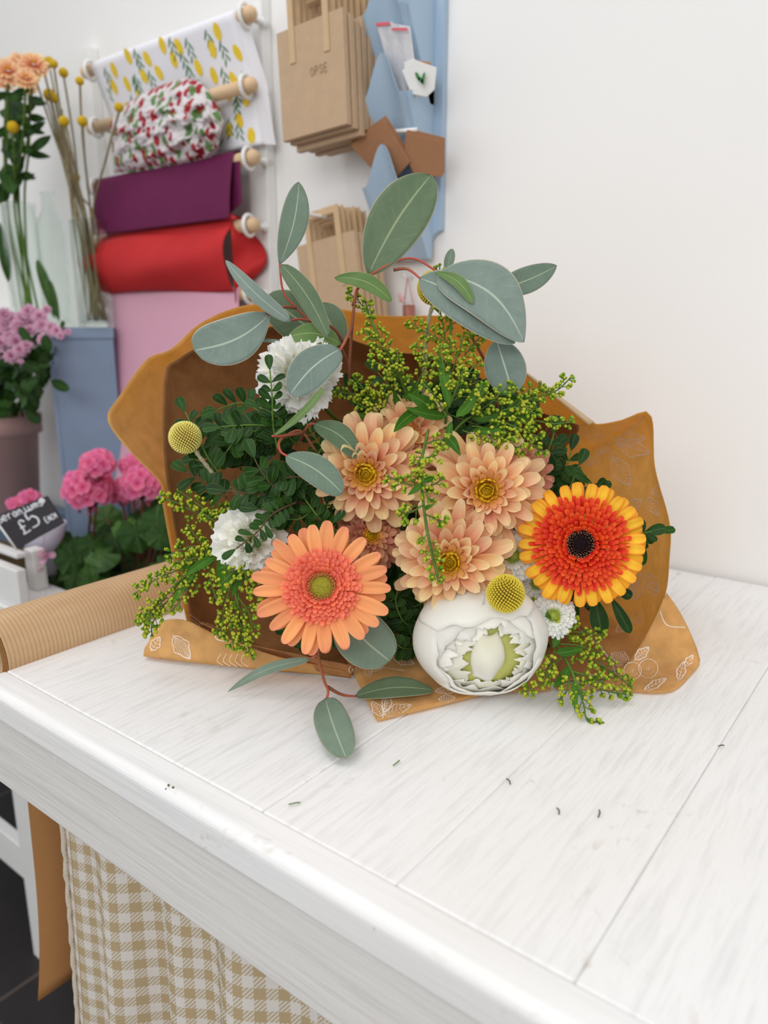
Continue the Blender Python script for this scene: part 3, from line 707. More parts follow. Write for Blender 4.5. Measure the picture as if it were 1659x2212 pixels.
o = card('cellophane_bag', M['cello'], [(846, 50), (881, 55), (876, 160), (866, 215), (838, 225)], .903, .002, lean=.40, label= 'clear cellophane bag with red seal in blue holder, right one', cat='cellophane bag', group='clear bags in the blue holder')
card('seal_strip', M['red_ink'], [(846, 60), (880, 60), (880, 66), (846, 66)], .9015, .0005, None, None, parent=o)
card('kraft_card', M['kraft_napkin'], [(878, 127), (930, 134), (930, 200), (880, 200)], .922, .001, 'small brown card corner behind the white cards in the holder', 'card')
card('florist_card', M['plastic'], [(872, 134), (893, 126), (912, 140), (905, 205), (872, 205)], .914, .001, 'blank white card standing left in the blue holder pocket', 'card', lean=.3)
o = card('florist_card', M['plastic'], [(868, 152), (898, 130), (941, 145), (930, 190), (912, 205), (880, 200)], .912, .001, 'white card with green leaf motif in the blue holder pocket', 'card', lean=.3)
m = MB()
for (x, y, an) in ((902, 165, 1.0), (910, 174, .8), (914, 168, 1.9)):
    c_ = ony(x, y, .9115); pts = [c_+A(.007*math.cos(t)*math.cos(an)-.0025*math.sin(t)*math.sin(an), 0, -(.007*math.cos(t)*math.sin(an)+.0025*math.sin(t)*math.cos(an))) for t in np.linspace(0, 2*math.pi, 11)[:-1]]
    m.add(pts, [tuple(range(10))])
m.build('leaf_motif', M['lgreen'], o, smooth=False)
def packet(q1, q2, Y, label):
    e = thing('kraft_packet', ony(*q1[2], Y), label, 'paper packet', 'brown packets in the blue holder')
    for i_ in range(4):
        card('sheet', M['kraft_napkin'], [(x+i_*1.5, y-i_*3.2) for x, y in q1], Y+i_*.0022, .0018, None, None, parent=e, lean=.5)
packet([(755, 313), (838, 262), (872, 345), (812, 397)], 0, .908, 'brown kraft packet sticking out left from the bottom blue pocket')
packet([(876, 286), (948, 304), (930, 375), (872, 372), (862, 330)], 0, .9095, 'brown kraft packet sticking out right from the bottom blue pocket')
m = MB(); m.tube([ony(855, 284, .918), ony(900, 280, .918)], .003, 8); tag(m.build('clear_clip', M['plastic']), 'white strip showing behind the two brown packets', 'clip')

# copper tube hanging on a cord
ct = thing('copper_tube', ony(884, 690, .96), 'small copper tube hanging by pink cord behind bouquet', 'hanging ornament')
m = MB(); m.lathe(ony(883, 720, .96), [(.0005, 0), (.0095, 0), (.0095, .042), (.0075, .042), (.0075, .01)], 24); m.build('tube', M['copper'], ct)
m = MB(); k_ = ony(880, 598, .97); m.tube([ony(873, 656, .96), k_, ony(893, 656, .96)], .0014, 6); m.tube(smoothpath([ony(874, 655, .955), ony(866, 640, .955), ony(862, 636, .955), ony(866, 652, .955)], 4), .0022, 6); m.build('cord', M['pinkcord'], ct)
m = MB(); m.tube([A(k_[0], WY, k_[2]), A(k_[0], .962, k_[2]), A(k_[0], .961, k_[2]+.004)], .0015, 6); tag(m.build('picture_nail', M['plastic']), 'small nail in the wall holding the copper tube', 'nail')
# ------------------------------------------------------------------ shared plant builders
def frame(o, z, roll=0.0):
    z = unit(z); x = unit(np.cross(UP, z)); y = np.cross(z, x)
    c, s = math.cos(roll), math.sin(roll); x2 = c*x+s*y; y2 = -s*x+c*y
    return (np.asarray(o, float), np.stack([x2, y2, z], 1))
def face(px, py, d, tx=0.0, ty=0.0, roll=0.0):
    """frame at a photographed point whose +Z looks back toward the viewer, tilted tx right, ty up"""
    return frame(P(px, py, d), -unit(ray(px, py)) + RT*tx + UP*ty, roll)
def tf(F, pts): return F[0] + pts @ F[1].T
def petal(m, F, az, r0, z0, L, W, e0, e1, a=.7, b=.35, cup=.2, ridge=0.0, twist=0.0, nu=8, nv=5, rnd=None, minw=.22, notch=0.0, wav=0.0, wn=3, curl=0.0):
    t = 1-(1-np.linspace(0, 1, nu+1))**1.55; e = e0+(e1-e0)*t**1.3
    ds = L*np.diff(t); em = (e[1:]+e[:-1])/2
    rr = r0+np.r_[0, np.cumsum(np.cos(em)*ds)]; zz = z0+np.r_[0, np.cumsum(np.sin(em)*ds)]
    w = (t**a)*(np.maximum(1-t, 0)**b); pk_ = (a/(a+b))**a*(b/(a+b))**b; w = w/pk_
    w = np.where(t < a/(a+b), np.maximum(w, minw), w); w[-1] = .05
    v = np.linspace(-1, 1, nv+1); g = np.zeros((nu+1, nv+1, 3))
    R = random.random() if rnd is None else rnd
    ph = R*20
    for j, vv in enumerate(v):
        y = vv*w*W/2
        off = cup*W*.5*(vv*vv)*w - ridge*W*np.cos(vv*math.pi*1.5)*w*.5 + twist*vv*w*W*.5*t + wav*W*np.sin(t*wn*3+ph+vv*2.5)*vv*t + curl*W*t*t*vv*vv
        rad = rr - np.sin(e)*off - (notch*L*(1-abs(math.cos(vv*math.pi)))*t**6)
        hgt = zz + np.cos(e)*off
        g[:, j, 0] = rad*math.cos(az) - y*math.sin(az); g[:, j, 1] = rad*math.sin(az)+y*math.cos(az); g[:, j, 2] = hgt
    c = np.zeros((nu+1, nv+1, 3)); c[:, :, 0] = t[:, None]; c[:, :, 1] = (v*.5+.5)[None, :]; c[:, :, 2] = R
    m.grid(tf(F, g.reshape(-1, 3)).reshape(nu+1, nv+1, 3), c.reshape(-1, 3))
def leaf(m, base, tip, W, nrm=None, bend=0.0, fold=.15, a=.75, b=.6, nu=14, nv=6, side=0.0, wav=0.0, rnd=None, minw=.03, twist=0.0):
    """flat leaf from base to tip; W full width; bend lifts its middle along the normal; side curves it sideways"""
    base = np.asarray(base, float); tip = np.asarray(tip, float); L = np.linalg.norm(tip-base); ax = unit(tip-base)
    n = unit(CAMP-(base+tip)/2) if nrm is None else unit(nrm)
    n = unit(n-ax*(n@ax)); s = np.cross(ax, n)
    t = .5*(1-(1-np.linspace(0, 1, nu+1))**1.5)+.5*np.linspace(0, 1, nu+1); w = (t**a)*((1-t)**b); w /= (a/(a+b))**a*(b/(a+b))**b; w = np.maximum(w, minw*(1-t)); w[-1] = .01
    v = np.linspace(-1, 1, nv+1); g = np.zeros((nu+1, nv+1, 3)); R = random.random() if rnd is None else rnd
    for i in range(nu+1):
        arch = math.sin(math.pi*t[i]); th = twist*(t[i]-.5)
        s2 = s*math.cos(th)+n*math.sin(th); n2 = n*math.cos(th)-s*math.sin(th)
        c = base+(tip-base)*t[i] + n*bend*L*arch + s*side*L*arch
        for j in range(nv+1):
            g[i, j] = c + s2*v[j]*w[i]*W/2 + n2*(fold*W*.5*abs(v[j])**1.4*w[i] + wav*W*math.sin(t[i]*9+v[j]*2+R*9)*abs(v[j]))
    c = np.zeros((nu+1, nv+1, 3)); c[:, :, 0] = t[:, None]; c[:, :, 1] = (v*.5+.5)[None, :]; c[:, :, 2] = R
    m.grid(g, c.reshape(-1, 3))
def rosette(m, F, rings, jit=.08, **kw):
    """rings: (n, r0, z0, L, W, e0, e1)"""
    for (n, r0, z0, L, W, e0, e1) in rings:
        o = random.random()*6.28
        for i in range(n):
            j = lambda s=jit: 1+random.uniform(-s, s)
            petal(m, F, o+2*math.pi*i/n+random.uniform(-.5, .5)*2*math.pi/n*.35, r0*j(.05), z0, L*j(), W*j(), e0+random.uniform(-.08, .08), e1+random.uniform(-.12, .12), **kw)

# ------------------------------------------------------------------ plant bench and what stands on it (far left)
def bx(name, mat, lo, hi, label, cat, bev=.003):
    m = MB(); m.box(lo, hi); return tag(m.build(name, mat, None, smooth=False, bevel=bev), label, cat)
pb_ = thing('plant_bench', (-1.4, .8, 0), 'low bench against the wall carrying the potted plants', 'bench')
m = MB(); m.box((-2.3, .64, .53), (-.98, .975, .55)); m.build('seat_board', M['slate'], pb_, smooth=False, bevel=.002)
for x, y in ((-2.26, .68), (-1.02, .70), (-2.26, .95), (-1.02, .95)):
    m = MB(); m.box((x-.02, y-.02, 0), (x+.02, y+.02, .5295)); m.build('leg', M['slate'], pb_, smooth=False)
xl_, xr_ = ony(113, 715, .80)[0], ony(250, 715, .80)[0]
zt_ = ony(170, 707, .80)[2]; v3c = ony(178, 707, .868)
pl = thing('blue_plinth', ((xl_+xr_)/2, .87, .55), 'tall slate-blue box with a rim carrying the vase of dried stems', 'plinth')
pl.location = (v3c[0], v3c[1], .55); pl.rotation_euler = (0, 0, math.radians(52))
hz_ = zt_-.55
for nm_, lo_, hi_ in (('body', (-.060, -.048, .0005), (.060, .048, hz_-.001)), ('rim', (-.063, -.051, hz_-.022), (.063, .051, hz_)), ('corner_strip', (-.061, -.0495, .0005), (-.053, .0495, hz_-.023)), ('corner_strip', (.053, -.0495, .0005), (.061, .0495, hz_-.023))):
    m = MB(); m.box(lo_, hi_); o = m.build(nm_, M['slate'], None, smooth=False, bevel=.0015, origin=(0, 0, 0)); o.parent = pl

def vase(name, px, Y, ytop, zbot, r, label, neck=None):
    c = ony(px, ytop, Y); h = c[2]-zbot; base = A(c[0], Y, zbot+.0005)
    e = thing(name, base, label, 'vase')
    if neck: prof = [(.001, 0), (r, 0), (r, h*.72), (r*.9, h*.80), (neck, h*.88), (neck, h*.97), (neck*1.2, h), (neck*.8, h), (neck*.8, h*.88), (r*.8, h*.79), (r-.003, h*.71), (r-.003, .006), (.001, .006)]
    else: prof = [(.001, 0), (r, 0), (r, h*.5), (r, h), (r-.0028, h), (r-.0028, h*.5), (r-.0028, .006), (.001, .006)]
    m = MB(); m.lathe(base, prof, 40); m.build('glass_body', M['glass'], e); m = MB(); m.torus(base+A(0, 0, h), (neck*1.1 if neck else r-.0014), .0016, (0, 0, 1), 40, 6); m.build('rim', M['glass'], e)
    return base, h
shz = zt_
m = MB(); m.box((-2.35, .80, shz-.02), (xl_-.006, WY-.0005, shz)); tag(m.build('wall_shelf', M['white'], None, smooth=False, bevel=.002), 'white shelf behind the pink flowers carrying clear glass vases', 'shelf')
v1, h1 = vase('glass_vase', 38, .86, 442, shz, .036, 'clear glass cylinder vase holding the peach chrysanthemum stems')
v2, h2 = vase('glass_vase', 101, .90, 418, shz, .030, 'empty clear glass bottle with narrow neck beside cylinder vase', neck=.013)
v3, h3 = vase('glass_vase', 188, .872, 478, zt_, .034, 'clear glass cylinder vase holding dried yellow button stems')

# dried craspedia
heads = [(92, 137, 10), (106, 134, 11), (116, 138, 9), (137, 157, 10), (172, 175, 9), (77, 165, 10), (107, 205, 13), (118, 212, 10), (257, 232, 10), (138, 262, 11), (178, 262, 11), (164, 383, 9)]
wh = ['leftmost at the top', 'top middle of a tight trio', 'right one of the tight top trio', 'alone just right of the top trio', 'highest on its own long stem', 'half hidden beside the peach flowers',
      'larger one below the top trio', 'tucked behind the larger one', 'against the cherry paper', 'level with the rod, left of two', 'level with the rod, right of two', 'lowest, down between the stems']
for i, (px, py, r) in enumerate(heads):
    Y = .875+rng.uniform(-.05, .05); c = ony(px, py, Y); rr = r*np.dot(c-CAMP, FW)/FPX
    e = thing('dried_craspedia', v3+A(rng.uniform(-.01, .01), rng.uniform(-.01, .01), .008), 'dried yellow button flower in the thin vase, '+wh[i], 'dried flower', 'dried button flowers in the glass vase')
    m = MB(); m.ball(c, rr, 10); m.build('flower_head', M['button'], e)
    bot = v3+A(rng.uniform(-.02, .02), rng.uniform(-.015, .015), .012); nk = v3+A(-.012+(.022 if px > 150 else rng.uniform(-.012, .006)), rng.uniform(-.015, .015), h3*.97)
    if px > 170: nk = v3+A(.016+rng.uniform(-.003, .005), 0, h3*.97)
    m = MB(); m.tube(smoothpath([c-A(0, 0, rr*.8), (c*.6+nk*.4)+A(rng.uniform(-.012, .006), 0, 0), nk, bot], 7), .0019, 6); m.build('stalk', M['dry'], e)
bl = ['leftmost, leaning furthest left', 'second from the left', 'third from the left', 'in the middle of the bunch', 'right of the middle']
for i in range(5):
    a = v3+A(rng.uniform(-.02, .02), rng.uniform(-.015, .015), .012); nk = v3+A(rng.uniform(-.026, .005), rng.uniform(-.02, .02), h3*.98); t_ = ony(100+11*i, 215+(37*i) % 90, .88)
    m = MB(); m.tube(smoothpath([a, nk, t_], 8), .0020, 6); tag(m.build('dried_branch', M['dry']), 'bare dried stem in the thin glass vase, '+bl[i], 'dried stem', 'bare dried stems in the glass vase')

# peach chrysanthemum stems in the left vase
ch = [(18, 152, 36, 0), (72, 138, 36, 1), (44, 132, 28, 2), (56, 168, 28, 3), (12, 176, 22, 4), (62, 188, 20, 5)]
cl = ['at the left picture edge', 'highest and largest', 'between the two largest heads', 'below the highest head', 'small, tucked under the left head', 'small yellowish, lowest of the cluster']
for px, py, r, i in ch:
    Y = .80+.03*(i % 3); c = ony(px, py, Y); R = r*np.dot(c-CAMP, FW)/FPX
    e = thing('cut_chrysanthemum', v1+A((i-2)*.006, 0, .01), 'peach chrysanthemum in the left glass vase, '+cl[i], 'flower', 'peach chrysanthemums in the glass vase')
    F = frame(c, unit(CAMP-c)+A(0, 0, .9), 0); m = MB()
    rosette(m, F, [(20, R*.15, -R*.1, R*.85, R*.22, -.1, .05), (18, R*.12, 0, R*.68, R*.2, .2, .3), (14, R*.1, R*.03, R*.45, R*.18, .6, .8)], nu=5, nv=3, jit=.15)
    m.build('petals', M['chr_pet'], e); m = MB(); rosette(m, F, [(8, R*.03, R*.05, R*.22, R*.14, .8, 1.7)], nu=4, nv=2); m.build('centre', M['chr_core'], e)
    nk = A(v1[0]+(i-2.5)*.009, v1[1]+rng.uniform(-.015, .015), v1[2]+h1); m = MB(); m.tube(smoothpath([c-F[1][:, 2]*R*.1, c*.5+nk*.5+A(.01*(i % 2), 0, 0), nk, v1+A(rng.uniform(-.02, .05), 0, .012)], 6), .0026, 6); m.build('stem', M['green_stem'], e)
    m = MB()
    for k_ in range(4):
        s = .15+.2*k_; b = c*(1-s)+nk*s; an = rng.uniform(0, 6.28); dv = unit(RT*math.cos(an)+A(0, 0, .35*math.sin(an)-.1)); leaf(m, b, b+dv*rng.uniform(.03, .05), .015, wav=.12, bend=.1, b=.9)
    m.build('leaves', M['bgleaf'], e)
e = thing('yellow_button_flower', ony(28, 420, .8), 'single small yellow flower below the peach heads in the left vase', 'flower')
c = ony(28, 275, .80); m = MB(); m.ball(c, .011, 8); m.build('flower_head', M['button'], e); m = MB(); m.tube([c, ony(34, 440, .85)], .0015, 6); m.build('stem', M['green_stem'], e)
e = thing('leafy_branch', ony(10, 640, .86), 'dark leafy stems rising at the left picture edge in the vase', 'foliage')
m = MB(); ms = MB(); stp = [ony(52, 690, .86), ony(20, 480, .86), ony(10, 330, .84), ony(14, 220, .82)]; ms.tube(smoothpath(stp, 5), .003, 6)
for i, (a_, b_, c_, d_, w_) in enumerate([(60, 215, 100, 222, 22), (40, 300, 98, 262, 20), (60, 330, 110, 292, 22), (0, 240, 50, 255, 40), (5, 300, 40, 345, 46), (10, 350, 30, 420, 50), (0, 200, 60, 240, 30), (10, 390, 0, 440, 40), (0, 480, 18, 610, 30), (20, 230, 70, 275, 26), (55, 390, 75, 375, 10)]):
    leaf(m, ony(a_, b_, .83+.01*(i % 3)), ony(c_, d_, .82), w_*1.6/FPX*.75, wav=.12, a=.9, b=.8)
m.build('leaves', M['bgleaf'], e); ms.build('stem', M['green_stem'], e)
m = MB()
for i, (x, y, x2, y2, w_) in enumerate([(125, 690, 80, 560, 20), (128, 695, 108, 605, 12), (118, 690, 88, 590, 10)]): leaf(m, ony(x, y, .88), ony(x2, y2, .87), w_*1.6/FPX*1.1, fold=.3)
tag(m.build('green_blade', M['bgleaf2']), 'green blades leaning in water behind the pink flowers', 'foliage')

# pink mums in a dusty pink pot
pc = ony(-6, 896, .84); rp_ = .093; zb0 = ony(0, 1100, .84)[2]
m = MB(); m.box((pc[0]-.11, .74, .551), (pc[0]+.11, .95, zb0-.001)); tag(m.build('pedestal', M['slate'], None, smooth=False, bevel=.003), 'block behind the chalkboard sign that lifts the pink pot', 'pedestal')
pot = thing('potted_mum', (pc[0], .84, zb0), 'pale pink pompom mums in a dusty pink plastic pot', 'potted plant')
h = pc[2]-zb0
m = MB(); m.lathe((pc[0], .84, zb0), [(.001, 0), (rp_*.74, 0), (rp_*.90, h*.82), (rp_, h*.82), (rp_*1.02, h), (rp_*.95, h), (rp_*.92, h*.9), (.001, h*.9)], 48); m.build('pot', M['pinkpot'], pot)
m = MB(); m.lathe((pc[0], .84, zb0+h*.905), [(.001, .002), (rp_*.91, 0)], 32); m.build('soil', M['soil'], pot)
mh = [(10, 680, 20), (30, 690, 20), (52, 688, 26), (62, 672, 20), (85, 682, 18), (92, 702, 19), (12, 702, 22), (40, 706, 20), (64, 712, 16), (95, 731, 17), (112, 708, 17), (122, 714, 14), (146, 716, 9), (22, 728, 20), (36, 738, 22), (42, 755, 16), (24, 768, 18), (58, 746, 16), (52, 762, 12), (2, 740, 18), (4, 765, 12), (76, 676, 14), (0, 720, 16), (100, 668, 12), (45, 780, 7), (130, 725, 10)]
for i, (x, y, r) in enumerate(mh):
    c = ony(x, y, .79-.05*((y-665)/110)+rng.uniform(-.012, .012)); R = r*np.dot(c-CAMP, FW)/FPX
    F = frame(c, unit(CAMP-c)+A(rng.uniform(-.4, .4), 0, .5), 0); m = MB()
    rosette(m, F, [(14, R*.12, -R*.1, R*.85, R*.3, -.2, .1), (12, R*.1, 0, R*.62, R*.28, .3, .55), (9, R*.05, R*.05, R*.36, R*.25, .8, 1.2)], nu=4, nv=2)
    m.build('bloom', M['mump'], pot)
m = MB(); ms = MB()
for i in range(230):
    t = rng.uniform(0, 1); px = rng.uniform(-40, 128)-rng.uniform(0, 30)*t; py = 735+150*t; 
    if px > 128-45*t: px = 128-45*t
    c = ony(px, py, .80+rng.uniform(-.05, .08)); dv = unit(A(rng.uniform(-1, 1), rng.uniform(-1, .3), rng.uniform(-.6, .8)))
    leaf(m, c, c+dv*rng.uniform(.03, .045), .024, wav=.08, nu=6, nv=3, nrm=A(rng.uniform(-.5, .5), -1, .6))
leaf(m, ony(110, 822, .77), ony(150, 843, .75), .02)
for i in range(26):
    a_ = rng.uniform(-.04, .04); b_ = rng.uniform(-30, 110); ms.tube(smoothpath([A(pc[0]+a_, .84+rng.uniform(-.03, .03), zb0+h*.88), ony(b_*.7, 820, .83), ony(b_, 735, .79)], 4), .0018, 5)
m.build('foliage', M['bgleaf'], pot); ms.build('stems', M['green_stem'], pot)

# geraniums
def lobed(m, c, R, n, roll=0.0):
    F = frame(c, n, roll); nr, na = 5, 30; g = np.zeros((nr, na, 3)); cc = np.zeros((nr, na, 3)); rd = random.random()
    for i in range(nr):
        s = .02+.98*i/(nr-1)
        for j in range(na):
            t = 2*math.pi*j/na; r = R*s*(1-.13*s*abs(math.sin(t*3.5)))*(1-.45*s*math.exp(-((t-math.pi)/.35)**2))
            g[i, j] = (r*math.cos(t), r*math.sin(t), -.25*R*s*s+.07*R*s*math.cos(7*t)); cc[i, j] = (s, .5+.5*math.sin(t), rd)
    m.grid(tf(F, g.reshape(-1, 3)).reshape(nr, na, 3), cc.reshape(-1, 3), wrap=True)
def geranium(hx, hy, Y, R, base, label, leaves, lobes):
    e = thing('geranium', base, label, 'potted plant')
    m = MB(); m.lathe(base, [(.001, 0), (.045, 0), (.058, .09), (.062, .09), (.062, .105), (.055, .105), (.054, .09), (.001, .09)], 32); m.build('pot', M['slate'], e)
    ms = MB(); mb = MB(); k_ = 0
    for (x, y, r, nf) in lobes:
        c = ony(x, y, Y); rr = r*np.dot(c-CAMP, FW)/FPX; m = MB()
        for i in range(nf):
            ph = i*2.39996; zz_ = 1-1.55*(i+.5)/nf; q = math.sqrt(max(0, 1-zz_*zz_)); d_ = A(q*math.cos(ph), q*math.sin(ph), zz_)
            fc = c+d_*rr*rng.uniform(.75, 1.0)*A(1, 1, .8); F = frame(fc, d_+unit(CAMP-c)*.7, rng.uniform(0, 6)); s = .0125
            for p_ in range(5): petal(m, F, p_*1.257+rng.uniform(-.1, .1), .0008, 0, s*rng.uniform(.9, 1.15), s*.95, .35, .05, a=.8, b=.3, cup=.1, nu=4, nv=3, wav=.06)
            if i % 2 == 0: ms.tube([fc, c-A(0, 0, rr*.9)], .0008, 4)
        m.build('flower_cluster', M['gerp'], e)
        bp = base+A(rng.uniform(-.02, .02), rng.uniform(-.02, .02), .09); ms.tube(smoothpath([c-A(0, 0, rr*.9), (c+bp)/2+A(rng.uniform(-.01, .01), 0, 0), bp], 6), .0026, 6)
        for i in range(8): mb.ball(c+A(rng.uniform(-.7, .7)*rr, rng.uniform(-.6, 0)*rr, -rr*rng.uniform(.6, 1.1)), .0035, 4)
    for (x, y, r) in leaves:
        c = ony(x, y, Y+rng.uniform(-.07, .08)); lobed(mb2 := MB(), c, r*1.32/FPX, unit(CAMP-c)+A(rng.uniform(-.6, .6), 0, rng.uniform(0, 1.1)), rng.uniform(0, 6))
        mb2.build('leaf', M['bgleaf2' if rng.rand() < .3 else 'bgleaf'], e)
        ms.tube(smoothpath([c, (c+base)/2+A(0, 0, .05), base+A(0, 0, .09)], 3), .0016, 5)
    ms.build('stems', plain('geranium_stem', (122, 74, 56), .6), e); mb.build('buds', M['mump'], e)
def lvs(x0, x1, y0, y1, n, r0=24, r1=40): return [(rng.uniform(x0, x1), rng.uniform(y0, y1), rng.uniform(r0, r1)*1.15) for _ in range(n)]
geranium(190, 1045, .72, .04, onz(195, 1400, .5505)*0+A(*(ony(185, 1250, .74)[:2]), .5505), 'bright pink geranium in a pot, left and nearest the price sign', lvs(100, 240, 1165, 1310, 46), [(192, 1058, 50, 46), (212, 1002, 32, 22)])
geranium(300, 1045, .78, .04, A(*(ony(300, 1250, .80)[:2]), .5505), 'bright pink geranium right, partly hidden by brown bouquet wrapping', lvs(215, 375, 1110, 1290, 48, 26, 42), [(305, 1045, 42, 38), (262, 1062, 24, 16), (288, 1005, 20, 12)])
geranium(50, 1090, .70, .03, A(*(ony(40, 1250, .72)[:2]), .7205 if False else .5505), 'geranium whose small pink blooms peep over the chalkboard sign', lvs(80, 130, 1215, 1300, 12, 20, 34), [(38, 1090, 13, 7), (66, 1078, 15, 8)])
m = MB(); c = ony(150, 1350, .66)
for (x, y, x2, y2) in ((195, 1205, 205, 1265), (200, 1215, 175, 1250), (195, 1205, 222, 1225)): leaf(m, ony(x, y, .64), ony(x2, y2, .63), .018, bend=.3)
m.tube(smoothpath([ony(195, 1205, .64), ony(210, 1240, .65), ony(200, 1330, .68), A(*(ony(200, 1330, .68)[:2]), .551)], 5), .0018, 5)
tag(m.build('young_shoot', M['bgleaf2']), 'bright curling green shoot below the left geranium flower', 'foliage')
m = MB(); sc_ = ony(45, 1215, .60)
m.lathe(A(sc_[0]-.03, .66, .7205), [(.02, 0), (.03, .05), (.042, .095), (.040, .095), (.028, .05), (.018, .003)], 30); tag(m.build('flower_sleeve', plain('lilac_sleeve', (196, 192, 208), .5, .3, 30, .1)), 'pale lilac paper sleeve standing behind crate under the sign', 'flower sleeve')
m = MB()
for i in range(12):
    c = ony(88+rng.uniform(-10, 14), 1208+rng.uniform(-10, 14), .62); F = frame(c, unit(CAMP-c)+A(rng.uniform(-.8, .8), 0, .3)); petal(m, F, rng.uniform(0, 6), 0, 0, .018, .012, .3, 0, nu=4, nv=3)
tag(m.build('faded_blossom', M['mump']), 'faded pink blossom hanging beneath the price sign', 'flower')
# ------------------------------------------------------------------ bouquet: kraft wrapping
NK = A(-.52, .83, TT+.036); NE = A(-.575, .935, TT+.018)
MC = P(870, 1100, .70); AX = unit(NK-MC)
random.seed(11)
def rimsheet(name, rim, mat, ns=26, nt=150, bul=.10, lay=0.0, crinkle=.003, pull=1.0):
    p = resample(smoothpath(pix(rim), 5), nt); g = np.zeros((ns, nt, 3))
    for j in range(nt):
        p0 = p[j]; q = p0-MC; q = q-AX*(q@AX); p2 = NK+unit(q)*.030; p1 = p0+AX*bul+unit(q)*.012
        for i in range(ns):
            s = (i/(ns-1))*pull; v = p0*(1-s)**2+p1*2*s*(1-s)+p2*s*s
            cr = crinkle*mn.noise(Vector((j*.06, i*.16, lay*1000)))*min(1, s*6) + crinkle*.5*mn.noise(Vector((j*.3, i*.1, 5)))*min(1, s*5)
            v = v+unit(q)*(cr-lay); fl = TT+.0012+abs(lay)*.5
            if v[2] < fl: v[2] = fl
            g[i, j] = v
    m = MB(); m.grid(g); return m, g
wp = thing('wrapping_paper', A(NK[0], NK[1], TT), 'brown kraft wrapping paper with white botanical line print around the bouquet', 'wrapping paper')
outer = [(405, 1350, .80), (372, 1200, .768), (350, 1080, .752), (345, 1042, .748), (290, 985, .742), (232, 908, .738), (262, 850, .75), (318, 775, .765), (368, 755, .775), (430, 700, .79), (510, 664, .80), (595, 655, .81), (700, 662, .82),
         (830, 682, .82), (1010, 692, .81), (1130, 800, .78), (1225, 872, .757), (1278, 914, .745), (1340, 908, .727), (1405, 893, .71), (1415, 1010, .697), (1447, 1130, .687), (1446, 1210, .69), (1436, 1290, .70), (1395, 1380, .725), (1330, 1468, .682)]
inner = [(412, 1390, .752), (378, 1200, .750), (352, 1042, .738), (343, 920, .738), (349, 800, .748), (372, 775, .753), (430, 742, .762), (560, 703, .772), (690, 690, .785), (760, 727, .785), (850, 752, .785), (950, 765, .782), (1080, 830, .768), (1165, 880, .752), (1258, 913, .738)]
bott = [(395, 1350, .79), (412, 1390, .750), (480, 1402, .742), (620, 1432, .710), (755, 1458, .686), (900, 1470, .677), (1060, 1480, .668), (1200, 1478, .670), (1330, 1472, .675)]
sheets = []
for nm, rim, mt, lay in (('outer_sheet', outer, 'kraft', 0), ('inner_sheet', inner, 'kraft_shaded', .004), ('bottom_sheet', bott, 'kraft_shaded', .002)):
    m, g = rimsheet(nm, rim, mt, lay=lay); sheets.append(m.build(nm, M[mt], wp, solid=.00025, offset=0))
def patch(name, la, lb, mat, lift=.0, lay=.0014, n=24, k=14):
    a = resample(smoothpath(pix(la), 6), n); b = resample(smoothpath(pix(lb), 6), n); m = MB(); g = np.zeros((k, n, 3))
    for i in range(k):
        s = i/(k-1)
        for j in range(n):
            v = a[j]*(1-s)+b[j]*s + A(0, 0, lift*math.sin(math.pi*s)) + A(0, 0, .0015*mn.noise(Vector((i*.3, j*.2, lay*900)))); v[2] = max(v[2], TT+lay); g[i, j] = v
    m.grid(g); o = m.build(name, mat, wp, solid=.00025, offset=0); sheets.append(o); return o
def tz(y, up=0.0): return (.31-up)/(.2402+(y-CY)/FPX*.9707)
patch('left_flap', [(316, 1400, tz(1400, .006)), (345, 1345, tz(1345, .03)), (400, 1338, tz(1338, .045)), (470, 1372, tz(1372, .03)), (600, 1418, tz(1418, .02)), (745, 1452, tz(1452, .012))],
      [(310, 1418, tz(1418, .004)), (400, 1430, tz(1430, .004)), (480, 1438, tz(1438, .004)), (620, 1452, tz(1452, .002)), (750, 1464, tz(1464, .002))], M['kraft'], .004)
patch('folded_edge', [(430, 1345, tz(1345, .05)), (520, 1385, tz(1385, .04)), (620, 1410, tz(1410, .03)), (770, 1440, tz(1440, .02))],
      [(470, 1362, tz(1362, .035)), (560, 1402, tz(1402, .02)), (640, 1432, tz(1432, .010)), (700, 1455, tz(1455, .006)), (758, 1466, tz(1466, .004))], M['kraft_shaded'], .003, .003)
patch('front_flap', [(735, 1400, tz(1400, .01)), (900, 1400, tz(1400, .01)), (1190, 1420, tz(1420, .006))],
      [(815, 1561, tz(1561, .001)), (940, 1530, tz(1530, .001)), (1065, 1501, tz(1501, .001)), (1190, 1494, tz(1494, .001))], M['kraft'], .001, .0022)
patch('right_flap', [(1437, 1284, .700), (1412, 1340, .705), (1372, 1410, .705), (1300, 1480, .672), (1200, 1485, .668)],
      [(1440, 1281, .698), (1478, 1340, .715), (1512, 1424, .712), (1492, 1470, .685), (1440, 1495, tz(1495, .003)), (1320, 1492, tz(1492, .001)), (1200, 1490, tz(1490, .001))], M['kraft'], -.002, .0018)
# turned-over pale edge at the upper right
m = MB(); a = pix([(1125, 795, .776), (1225, 868, .754), (1285, 913, .741)]); b = pix([(1128, 803, .774), (1222, 878, .752), (1272, 919, .741)])
a = resample(a, 12); b = resample(b, 12); m.grid(np.stack([a, (a+b)/2+A(0, -.001, .001), b], 0)); m.build('turned_edge', M['kraft_tab'], wp, solid=.0003)
m = MB()
for i in range(3): m.torus(NK+AX*(.002*i-.002)-A(0, 0, .004), .0315, .0013, AX, 40, 6)
m.build('twine', M['cras_stem'], wp)

